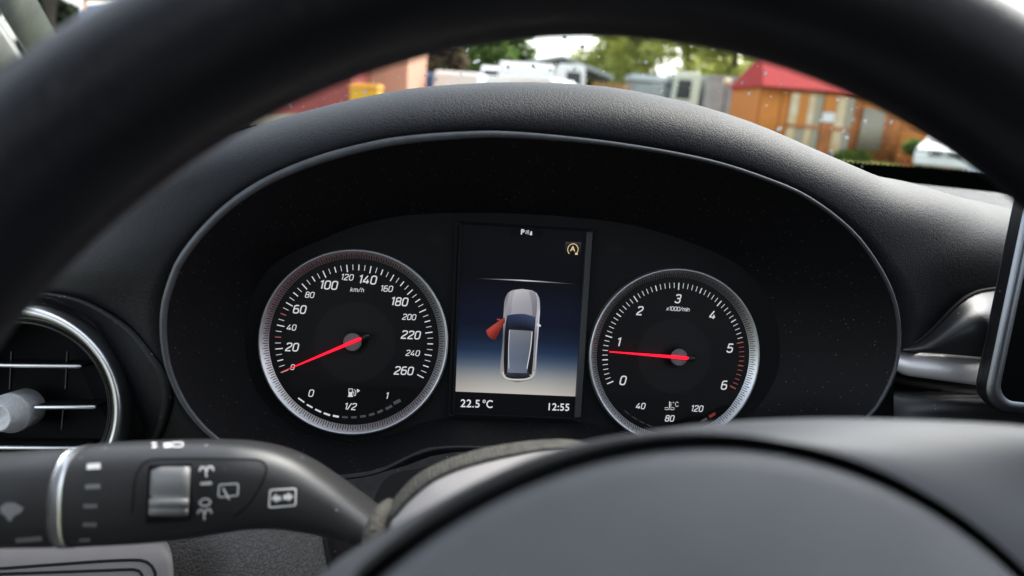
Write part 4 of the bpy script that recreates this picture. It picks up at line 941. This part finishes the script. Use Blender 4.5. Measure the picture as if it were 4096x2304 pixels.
cols_ = ['rust_a', 'rust_a', 'rust_b', 'rust_a', 'rust_c', 'rust_a', 'rust_c']
xs = np.linspace(0, X(3575), 8)
for i in range(7): corr('wall_panel', xs[i], xs[i+1]-.02, 0, eave, M[cols_[i]], shed, off=(i % 2)*.02)
obox('back_wall', p0+EY*.2, EX, X(3575), 3.8, eave-.05, M['rust_a'], shed)
# double door: two leaves, each of boards and a rail
for x0, x1, sheets in ((3122, 3250, [('rust_b', .0, .28, .0, 1), ('rust_a', .28, .55, .45, 1), ('rust_b', .55, .78, 0, 1), ('pale_sheet', .78, 1, 0, 1), ('pale_sheet', .28, .55, 0, .45)]), (3254, 3374, [('rust_a', 0, .42, .74, 1), ('white_p', 0, .42, .58, .74), ('rust_c', 0, .42, 0, .58), ('rust_b', .42, .75, 0, 1), ('pale_sheet', .75, 1, 0, 1)])):
    lf = obox('door_leaf', p0+EX*X(x0)-EY*.10, EX, X(x1)-X(x0), .05, eave-.12, M['rust_c'], shed)
    wd_ = X(x1)-X(x0)
    for mt, a, b, z0, z1 in sheets: obox('door_sheet', p0+EX*(X(x0)+wd_*a+.015)-EY*.14+EZ*(.05+(eave-.2)*z0), EX, wd_*(b-a)-.03, .04, (eave-.2)*(z1-z0)-.03, M[mt], lf)
    obox('door_rail', p0+EX*X(x0)-EY*.18+EZ*(eave*.44), EX, wd_, .05, .12, M['rust_c'], lf)
corr('leaning_sheet', X(3412), X(3500), .45, eave*.80, M['pale_sheet'], shed, off=.12, pitch=.1)
# red boarded extension
zb = eave*.93
for i in range(11): obox('board', p0+EX*X(3580)+EY*.05+EZ*(i*zb/11), EX, 3.4, .06, zb/11-.02, M['rust_a'] if i % 3 else M['rust_c'], shed)
obox('back_wall', p0+EX*X(3580)+EY*.12, EX, 3.4, 3.6, zb-.03, M['rust_c'], shed)
for x0, x1, e, hip in ((-.12, X(3575)+.1, eave, .55), (X(3575)+.1, X(3575)+3.6, zb, .0)):
    A = [p0+EX*x0-EY*.3+EZ*e, p0+EX*x1-EY*.3+EZ*e, p0+EX*x1+EY*2.0+EZ*(e+1.35), p0+EX*(x0+hip)+EY*2.0+EZ*(e+1.35), p0+EX*x0+EY*4.2+EZ*e, p0+EX*x1+EY*4.2+EZ*e]
    mesh('roof', A, [(0, 1, 2, 3), (3, 2, 5, 4), (0, 3, 4)], M['red_roof'], shed, smooth=False, solid=.05)
# --- potted shrub
def leaves(n, lumps, size, seed):
    r = np.random.default_rng(seed); V = []; Fc = []
    w = np.array([l[3]*l[4]*l[5] for l in lumps]); w = w/w.sum(); idx = r.choice(len(lumps), n, p=w)
    d = r.normal(size=(n, 3)); d /= np.linalg.norm(d, axis=1)[:, None]; rad = r.random(n)**(1/2.4)
    for i in range(n):
        l = lumps[idx[i]]; c = np.array(l[:3])+d[i]*rad[i]*np.array(l[3:])
        a = r.normal(size=3); a /= np.linalg.norm(a); b = np.cross(a, r.normal(size=3)); b /= np.linalg.norm(b); s_ = size*r.uniform(.6, 1.5)
        o = len(V); V += [c+a*s_, c+b*s_*.55, c-a*s_, c-b*s_*.55]; Fc.append((o, o+1, o+2, o+3))
    return V, Fc
def leafmat(name, a, b):
    m = pbr(name, a, .6, col2=b, var=.2, var_scale=.9); t = m.node_tree; bs = t.nodes['Principled BSDF']; out = [n for n in t.nodes if n.type == 'OUTPUT_MATERIAL'][0]
    tl = t.nodes.new('ShaderNodeBsdfTranslucent'); mx = t.nodes.new('ShaderNodeMixShader'); mx.inputs[0].default_value = .65
    src = bs.inputs['Base Color'].links[0].from_socket; t.links.new(src, tl.inputs[0]); t.links.new(bs.outputs[0], mx.inputs[1]); t.links.new(tl.outputs[0], mx.inputs[2]); t.links.new(mx.outputs[0], out.inputs[0])
    return m
M['leaf_y'] = leafmat('leaf_yellow_green', (.50, .55, .14), (.62, .64, .22)); M['leaf_g'] = leafmat('leaf_green', (.09, .17, .04), (.17, .26, .06)); M['leaf_d'] = leafmat('leaf_dark', (.02, .03, .02), (.05, .06, .04)); M['leaf_b'] = leafmat('leaf_brown', (.15, .11, .07), (.22, .16, .09)); M['bark'] = pbr('bark', (.09, .07, .05), .9, var=.3, var_scale=3)
pp = G_(3632, 25); pot = thing('potted_shrub', 'green shrub in an orange pot against the boarded shed wall', 'plant', pp)
rows = [[pp+Vector((r*math.cos(a), r*math.sin(a), z)) for a in np.linspace(0, 2*math.pi, 20)[:-1]] for r, z in [(.16, 0), (.22, .34), (.25, .35), (.25, .42), (.21, .42), (.20, .34)]]
V, Fc = loft(rows, cu=True); mesh('pot', V, Fc, pbr('terracotta', (.55, .16, .05), .8), pot)
V, Fc = leaves(260, [(pp.x, pp.y, .72, .32, .3, .32), (pp.x+.2, pp.y, .6, .25, .25, .22)], .10, 3); mesh('foliage', V, Fc, M['leaf_g'], pot, smooth=False)
bp = G_(3410, 26.3); bu = thing('low_bush', 'low dark bush growing at the foot of the leaning sheet', 'bush', bp)
V, Fc = leaves(300, [(bp.x, bp.y, .2, .8, .4, .28), (bp.x-.5, bp.y, .14, .5, .3, .2)], .10, 5); mesh('foliage', V, Fc, M['leaf_g'], bu, smooth=False)
V, Fc = tube([bp, bp+EZ*.2], [.03, .015], 6); mesh('stem', V, Fc, M['bark'], bu)
# grass at the shed foot and over the yard
gV, gF = [], []
for i in range(12000):
    px = rng.uniform(2300, 5400); Z = rng.uniform(9, 26.5)
    if rng.random() > (px-2300)/900+.02*(Z-18): continue
    p = G_(px, Z); a = rng.uniform(0, math.pi); h = rng.uniform(.05, .16); w_ = rng.uniform(.03, .08)
    t = Vector((math.cos(a), math.sin(a), 0))*w_; o = len(gV); gV += [p-t, p+t, p+t*.3+EZ*h+Vector((rng.normal()*.04, rng.normal()*.04, 0))]; gF.append((o, o+1, o+2))
go = mesh('grass', gV, gF, M['leaf_y'], None, smooth=False, kind='stuff'); go['label'] = 'short yellow green grass in front of the rusty shed'; go['category'] = 'grass'

# --- vehicles
def vehicle(name, label, cat, base, yaw, prof, w, mat, sides=(), screens=(), wheels=(), wr=.33, boxes=(), group=None, taper=.0):
    """prof: side outline (x forward, z up); sides: window outlines on both flanks; screens: (x0,z0,x1,z1,inset) panes across the front"""
    R_ = Matrix.Rotation(yaw, 3, 'Z'); T = lambda x, y, z: base+R_ @ Vector((x, y, z))
    t = thing(name, label, cat, base, group)
    zm = max(p[1] for p in prof); tp = lambda z: 1-taper*max(0, z/zm-.45)
    n = len(prof); V = [T(x, s*w/2*tp(z), z) for s in (-1, 1) for x, z in prof]
    Fc = [tuple(range(n))[::-1], tuple(range(n, 2*n))]+[(i, (i+1) % n, n+(i+1) % n, n+i) for i in range(n)]
    mesh('body', V, Fc, mat, t, smooth=False, bevel=.06)
    for sd_ in sides:
        for s in (-1, 1):
            V = [T(x, s*(w/2*tp(z)+.012), z) for x, z in sd_]; mesh('window', V, [tuple(range(len(V)))], M['glass_d'], t, smooth=False)
    for x0, z0, x1, z1, ins, mt in screens:
        nrm = Vector((z1-z0, 0, -(x1-x0))).normalized()*.015
        if nrm.x < 0 and x0 > 0 or nrm.x > 0 and x0 < 0: nrm = -nrm
        V = [T(x0+nrm.x, -(w/2-ins)*tp(z0), z0+nrm.z), T(x0+nrm.x, (w/2-ins)*tp(z0), z0+nrm.z), T(x1+nrm.x, (w/2-ins)*tp(z1), z1+nrm.z), T(x1+nrm.x, -(w/2-ins)*tp(z1), z1+nrm.z)]
        mesh('windscreen' if mt == 'glass_d' else 'grille', V, [(0, 1, 2, 3)], M[mt], t, smooth=False)
    for x in wheels:
        for s in (-1, 1):
            c = T(x, s*(w/2-.10), wr); ax = R_ @ Vector((0, 1, 0)); u = R_ @ Vector((1, 0, 0)); rows = []
            for r, h in [(.0, -.11), (wr*.6, -.11), (wr*.95, -.11), (wr, -.08), (wr, .08), (wr*.95, .11), (wr*.62, .11), (wr*.58, .09), (0, .09)]:
                rows.append([c+u*(r*math.cos(a))+EZ*(r*math.sin(a))+ax*(h*s) for a in np.linspace(0, 2*math.pi, 21)[:-1]])
            V, Fc = loft(rows, cu=True); mesh('wheel', V, Fc, pbr_tyre, t, smooth=False)
    for nm, x, y, z, sx, sy, sz, mt in boxes:
        V, Fc = boxvf(T(x, y, z), sx, sy, sz, (R_ @ Vector((1, 0, 0)), R_ @ Vector((0, 1, 0)), EZ)); mesh(nm, V, Fc, M[mt], t, smooth=False, bevel=.02)
    return t, T
pbr_tyre = pbr('tyre', (.03, .03, .03), .8)
M['lamp'] = pbr('lamp_glass', (.55, .58, .58), .12, metal=.4); M['silver_p'] = pbr('silver_paint', (.50, .55, .58), .3, metal=.3); M['pale_p'] = pbr('pale_green_paint', (.66, .72, .58), .4); M['grey_p'] = pbr('grey_paint', (.33, .36, .35), .6, var=.15, var_scale=1.5); M['dk_p'] = pbr('dark_grey_paint', (.10, .11, .11), .6)
carprof = [(-2.2, .25), (-2.25, .6), (-2.15, .95), (-1.6, 1.02), (-1.05, 1.42), (.1, 1.46), (.95, 1.0), (1.75, .88), (2.12, .72), (2.22, .5), (2.18, .22)]
az = math.atan2(EX.y, EX.x)
cb_ = G_(3800, 24.6)
cyaw = math.atan2(CAM.y-cb_.y, CAM.x-cb_.x)-RAD(6)
wcar, T = vehicle('parked_car', 'white car with chrome grille badge parked facing the camera before the shed', 'car', cb_, cyaw, carprof, 1.78, M['white_p'], sides=[[(-.95, 1.02), (-.85, 1.36), (.05, 1.40), (.7, 1.02)]], screens=[(.92, 1.02, .12, 1.44, .12, 'glass_d'), (2.17, .72, 2.23, .52, .42, 'dk_p')], wheels=(-1.4, 1.4), boxes=[('headlight', 2.08, .66, .66, .16, .36, .16, 'lamp'), ('headlight', 2.08, -.66, .66, .16, .36, .16, 'lamp'), ('number_plate', 2.24, 0, .42, .02, .5, .11, 'white_p'), ('bumper', 2.2, 0, .30, .1, 1.6, .12, 'white_p')], taper=.22)
# round badge on the grille
Vb = []
n = 24
rows = [[T(2.26+.015*math.cos(b), (.085+.016*math.cos(b))*math.cos(a), .62+(.085+.016*math.sin(b))*math.sin(a)) for b in np.linspace(0, 2*math.pi, 7)[:-1]] for a in np.linspace(0, 2*math.pi, n+1)[:-1]]
V, Fc = loft(rows, cu=True, cv=True)
for q in range(3):
    a = RAD(90+120*q); V2, F2 = tube([T(2.26, 0, .62), T(2.26, .085*math.cos(a), .62+.085*math.sin(a))], [.018, .006], 5); V, Fc = join([(V, Fc), (V2, F2)])
mesh('badge', V, Fc, M['silver'], wcar)
vanprof = [(-2.4, .3), (-2.42, 1.0), (-2.35, 2.25), (-2.2, 2.36), (1.0, 2.36), (1.35, 2.2), (1.95, 1.35), (2.55, 1.1), (2.7, .8), (2.68, .3)]
vansides = [[(.35, 1.35), (.35, 2.0), (1.2, 2.0), (1.65, 1.35)]]; vscr = [(1.93, 1.40, 1.37, 2.18, .14, 'glass_d'), (2.6, 1.0, 2.7, .7, .5, 'dk_p')]; vb = [('headlight', 2.58, .75, .88, .2, .26, .2, 'lamp'), ('headlight', 2.58, -.75, .88, .2, .26, .2, 'lamp')]
def van(px, Z, yaw, w, label, mat='white_p', name='delivery_van', sc=1.0, group=None):
    b = G_(px, Z); S_ = lambda L: [(x*sc, z*sc) for x, z in L]
    return vehicle(name, label, 'van', b, yaw, S_(vanprof), w*sc, M[mat], sides=[S_(q) for q in vansides], screens=[(a*sc, b_*sc, c*sc, d*sc, e*sc, m_) for a, b_, c, d, e, m_ in vscr], wheels=(-1.5*sc, 1.7*sc), wr=.36*sc, boxes=[(n_, x*sc, y*sc, z*sc, p*sc, q*sc, r*sc, m_) for n_, x, y, z, p, q, r, m_ in vb], taper=.12)
van(1862, 33, az+math.pi/2-RAD(8), 2.05, 'white van beside the dark green tree, left of the open barn', sc=1.0)
van(2150, 32, az-math.pi/2+RAD(55), 2.0, 'long white van parked across the front of the open barn', sc=1.0)
van(2090, 38, az+math.pi/2, 2.1, 'tall white van standing behind the long white van', sc=1.34)
van(2006, 40, az-math.pi/2, 2.0, 'narrow white van parked furthest back under the barn roof', sc=1.30)
sb_ = G_(4050, 17.0); syaw = math.atan2(CAM.y-sb_.y, CAM.x-sb_.x)
vehicle('parked_car', 'silver blue car with its bonnet next to the white car', 'car', sb_, syaw, carprof, 1.8, M['silver_p'], sides=[[(-.95, 1.02), (-.85, 1.36), (.05, 1.40), (.7, 1.02)]], screens=[(.92, 1.02, .12, 1.44, .12, 'glass_d'), (2.17, .72, 2.23, .52, .42, 'dk_p')], wheels=(-1.4, 1.4), boxes=[('headlight', 2.08, .66, .66, .16, .36, .16, 'lamp'), ('headlight', 2.08, -.66, .66, .16, .36, .16, 'lamp')], taper=.22)
def truck(px0, px1, ytop, Z, label, cabmat, bodymat, name, body_h, flip=1, bodylen=3.2):
    wc = (px1-px0)*Z/F; top = HZ((px0+px1)/2, ytop, Z); b = G_((px0+px1)/2, Z)
    prof = [(-wc/2, .6), (-wc/2, top-.12), (-wc/2+.1, top), (wc/2-.25, top), (wc/2-.08, top-.15), (wc/2, 1.55), (wc/2, .55)]
    zw = top*.62
    t, T_ = vehicle(name, label, 'truck', b, az+math.pi if flip > 0 else az, prof, 2.2, M[cabmat], sides=[[(-wc*.18, zw), (-wc*.18, top-.34), (wc*.30, top-.34), (wc*.36, zw)]], screens=[(wc/2-.01, 1.6, wc/2-.07, top-.25, .15, 'glass_d')], wheels=(wc*.05, -bodylen-wc*.2+.6), wr=.48, boxes=[('chassis', -bodylen/2-wc*.3, 0, .75, bodylen+wc*.4, .9, .22, 'dk_p'), ('load_bed', -bodylen/2-wc/2-.25, 0, .95+body_h/2, bodylen, 2.25, body_h, bodymat), ('bed_rim', -bodylen/2-wc/2-.25, 0, .95+body_h+.06, bodylen+.08, 2.35, .12, bodymat)])
    return t, T_
truck(2645, 2750, 294, 34, 'pale cream tipper truck cab with square side window and grey body', 'pale_p', 'grey_p', 'tipper_truck', 2.0, 1, 3.3)
truck(2205, 2318, 265, 36, 'white lorry with square dark cab window in front of the barn', 'white_p', 'dk_p', 'flatbed_lorry', .35, -1, 3.6)
tb, T_ = vehicle('skip_lorry', 'grey green lorry body just behind the pale tipper cab', 'truck', G_(2610, 38), az, [(-1.6, .9), (-1.6, 2.7), (1.6, 2.7), (1.6, .9)], 2.3, M['grey_p'], wheels=(-1, 1), wr=.48, boxes=[('top_cover', 0, 0, 2.95, 3.3, 2.4, .3, 'silver_p')])
lp = thing('globe_lamp', 'round cream globe lamp on a post beside the tipper body', 'lamp', G_(2872, 31)); hz = HZ(2872, 329, 31)
V, Fc = tube([G_(2872, 31), G_(2872, 31)+EZ*(hz-.1)], .05, 8); mesh('post', V, Fc, M['dk_p'], lp)
rows = [[G_(2872, 31)+EZ*(hz+.17*math.sin(b))+Vector((.17*math.cos(b)*math.cos(a), .17*math.cos(b)*math.sin(a), 0)) for a in np.linspace(0, 2*math.pi, 17)[:-1]] for b in np.linspace(-math.pi/2, math.pi/2, 9)]
V, Fc = loft(rows, cu=True); mesh('globe', V, Fc, pbr('globe_cream', (.75, .62, .36), .3), lp)
# --- wooden fence of pale boards
fp = G_(2350, 37); fe = G_(2590, 37); fl = (fe-fp).length; fx = (fe-fp).normalized(); fh = HZ(2460, 330, 37)
fen = thing('wooden_fence', 'low orange brown picket fence between the white lorry and the tipper', 'fence', fp)
M['fence_w'] = pbr('fence_wood', (.46, .25, .11), .8, var=.25, var_scale=2)
nb = 18
for i in range(nb): obox('picket', fp+fx*(fl*i/nb), fx, fl/nb*.72, .04, fh*(.96+.04*(i % 2)), M['fence_w'], fen)
for z in (.4, .85): obox('rail', fp+fx*0+EY*.05+EZ*(fh*z), fx, fl, .05, .09, M['fence_w'], fen)
# --- open barn with gable roof
ZB = 46; apx = Q(2252, 222, ZB); lft = Q(1935, 272, ZB); rgt = Q(2455, 306, ZB)
barn = thing('open_barn', 'open fronted barn with low gable roof and dark interior', 'barn', G_(2230, ZB))
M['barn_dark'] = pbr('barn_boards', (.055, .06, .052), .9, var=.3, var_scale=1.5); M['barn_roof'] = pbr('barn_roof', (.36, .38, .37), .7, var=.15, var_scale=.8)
dp = EY*9
for a, b in ((lft, apx), (apx, rgt)): mesh('roof', [a-EY*.5, b-EY*.5, b+dp, a+dp], [(0, 1, 2, 3)], M['barn_roof'], barn, smooth=False, solid=.22)
lo, ro = lft+EX*.5-EZ*.15, rgt-EX*.5-EZ*.15
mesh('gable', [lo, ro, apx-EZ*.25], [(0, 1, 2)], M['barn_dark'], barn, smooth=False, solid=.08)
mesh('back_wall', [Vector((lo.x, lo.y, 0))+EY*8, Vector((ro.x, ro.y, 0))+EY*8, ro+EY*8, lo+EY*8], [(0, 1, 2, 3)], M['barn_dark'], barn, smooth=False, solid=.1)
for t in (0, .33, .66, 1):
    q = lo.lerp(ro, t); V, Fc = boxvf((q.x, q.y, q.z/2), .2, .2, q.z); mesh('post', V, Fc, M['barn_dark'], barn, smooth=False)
# --- left: brick-red wall house, peach house, bin, blue container
M['redwall'] = pbr('red_render', (.36, .085, .075), .8, var=.10, var_scale=.8); M['peach'] = pbr('peach_render', (.62, .33, .22), .85, var=.06, var_scale=.7)
M['yellow'] = pbr('yellow_plastic', (.80, .42, .015), .4, var=.05, var_scale=3)
q0 = G_(700, 24); hz_ = 6.0
rw = thing('red_house', 'house with a plain brick red rendered wall at the yard edge', 'house', q0)
obox('wall', q0, EX, (1400-700)*24/F, 5, hz_, M['redwall'], rw); obox('plinth', q0-EY*.06, EX, (1400-700)*24/F, .05, .35, pbr('plinth', (.45, .38, .28), .9), rw)
ph = thing('peach_house', 'peach coloured rendered house wall behind the yellow bin', 'house', G_(1380, 27))
obox('wall', G_(1380, 27), EX, (1624-1380)*27/F, 5, 6.5, M['peach'], ph); obox('wall_base', G_(1380, 27)-EY*.05, EX, (1624-1380)*27/F, .04, .5, pbr('peach_base', (.40, .22, .16), .9), ph)
b0 = G_(1392, 18.5); bn = thing('yellow_bin', 'yellow wheeled waste bin with a hinged lid beside the red wall', 'bin', b0); bh = HZ(1436, 352, 18.5); bw_ = (1494-1378)*18.5/F
c = b0+EX*(bw_/2)+EY*.4
def taperbox(c, w0, w1, d0, d1, z0, z1): return [c+EX*(sx*(w0 if k == 0 else w1)/2)+EY*(sy*(d0 if k == 0 else d1)/2)+EZ*(z0 if k == 0 else z1) for k in (0, 1) for sx, sy in ((-1, -1), (1, -1), (1, 1), (-1, 1))]
FB = [(0, 3, 2, 1), (4, 5, 6, 7), (0, 1, 5, 4), (1, 2, 6, 5), (2, 3, 7, 6), (3, 0, 4, 7)]
mesh('tub', taperbox(c, bw_*.84, bw_*.97, .62, .74, .12, bh-.02), FB, M['yellow'], bn, smooth=False, bevel=.03)
mesh('lid', taperbox(c, bw_*1.04, bw_*.98, .80, .70, bh+.01, HZ(1436, 334, 18.5)), FB, pbr('lid_yellow', (.80, .36, .01), .4), bn, smooth=False, bevel=.03)
for sx in (-1, 1):
    V, Fc = tube([c+EX*(sx*bw_*.36)+EY*.2+EZ*.1-EX*.04, c+EX*(sx*bw_*.36)+EY*.2+EZ*.1+EX*.04], .1, 12); mesh('wheel', V, Fc, pbr_tyre, bn)
u0 = G_(1640, 34); ct = thing('blue_container', 'blue steel container between the peach house and the brown tree', 'container', u0); ch = HZ(1690, 288, 34); cw = (1735-1636)*34/F
M['blue'] = pbr('blue_steel', (.06, .14, .30), .5, var=.15, var_scale=2)
for i in range(8): obox('side_rib', u0+EX*(cw*i/8)-EY*.05, EX, cw/8*.55, .06, ch-.25, M['blue'], ct)
obox('body', u0, EX, cw, 2.2, ch-.18, M['blue'], ct); obox('top_rail', u0-EY*.07+EZ*(ch-.18), EX, cw, 2.3, .18, pbr('blue_rail', (.16, .28, .46), .5), ct)
# --- trees
def tree(px, Z, hgt, wid, mat, label, seed, n=2600, low=.18, size=.26, name='broadleaf_tree', group=None):
    b = G_(px, Z); t = thing(name, label, 'tree', b, group); r = np.random.default_rng(seed); lm = []
    V, Fc = tube([b, b+EZ*(hgt*.3)+EX*.1, b+EZ*(hgt*.6)-EX*.15, b+EZ*(hgt*.85)], [wid*.05, wid*.04, wid*.025, .03], 8); parts = [(V, Fc)]
    for i in range(14):
        a = r.uniform(0, 2*math.pi); z = hgt*(low+(1-low)*(.06+.88*(i+r.random())/14)); sp_ = wid/2*(.35+.65*math.sin(math.pi*min(1, max(.12, (z/hgt-low)/(1-low)*.85+.12))))
        d_ = sp_*r.uniform(.25, .8); c_ = (b.x+math.cos(a)*d_, b.y+math.sin(a)*d_, z); s_ = wid*r.uniform(.15, .25); lm.append((*c_, s_, s_, s_*.8))
        if i % 2 == 0: parts.append(tube([b+EZ*(z*.6), Vector(c_)], [wid*.018, .02], 5))
    V, Fc = join(parts); mesh('trunk', V, Fc, M['bark'], t)
    V, Fc = leaves(n, lm, size, seed); mesh('crown', V, Fc, M[mat], t, smooth=False)
tree(1745, 42, 7.5, 3.6, 'leaf_b', 'brownish tree with thin foliage beside the blue container', 11, 2400, .08)
tree(1880, 50, 8.0, 6.5, 'leaf_g', 'dense green tree behind the white van near the barn', 12, 3600, .08)
tree(2010, 56, 8.8, 6.0, 'leaf_g', 'green tree rising behind the pale end of the barn roof', 13, 3200, .1)
tree(2400, 58, 10.5, 7.0, 'leaf_y', 'yellow green tree rising right behind the barn gable', 14, 3600, .08, .25)
tree(2560, 54, 11, 7.0, 'leaf_y', 'yellow green tree with sky gaps behind the picket fence', 15, 3600, .05, .25)
tree(2720, 56, 11.5, 7.5, 'leaf_y', 'tall yellow green tree behind the pale tipper cab', 16, 3600, .05, .25)
tree(2900, 52, 11, 7.5, 'leaf_y', 'full yellow green tree behind the grey tipper body', 17, 3600, .05, .25)
tree(3060, 50, 10, 7, 'leaf_y', 'yellow green tree standing against the end of the red roof', 18, 3600, .05, .25)
tree(225, 16, 9.0, 3.4, 'leaf_d', 'dark dense conifer seen past the windscreen pillar', 19, 7000, .02, .16, name='conifer_tree')
s0 = G_(332, 19); sg = thing('blue_awning', 'blue awning on an orange frame beyond the dark conifer', 'awning', s0); zz = HZ(332, 22, 19)
mesh('canvas', [s0+EZ*(zz-.5)-EX*.1, s0+EZ*(zz-.5)+EX*1.6, s0+EZ*zz+EX*1.6+EY*.8, s0+EZ*zz-EX*.1+EY*.8], [(0, 1, 2, 3)], M['blue'], sg, smooth=False, solid=.03)
for e in (0, 1.5): obox('post', s0+EX*e+EY*.4, EX, .06, .06, zz+.5, M['rust_a'], sg)
obox('top_beam', s0+EY*.4+EZ*(zz+.1), EX, 1.7, .08, .35, M['rust_a'], sg)
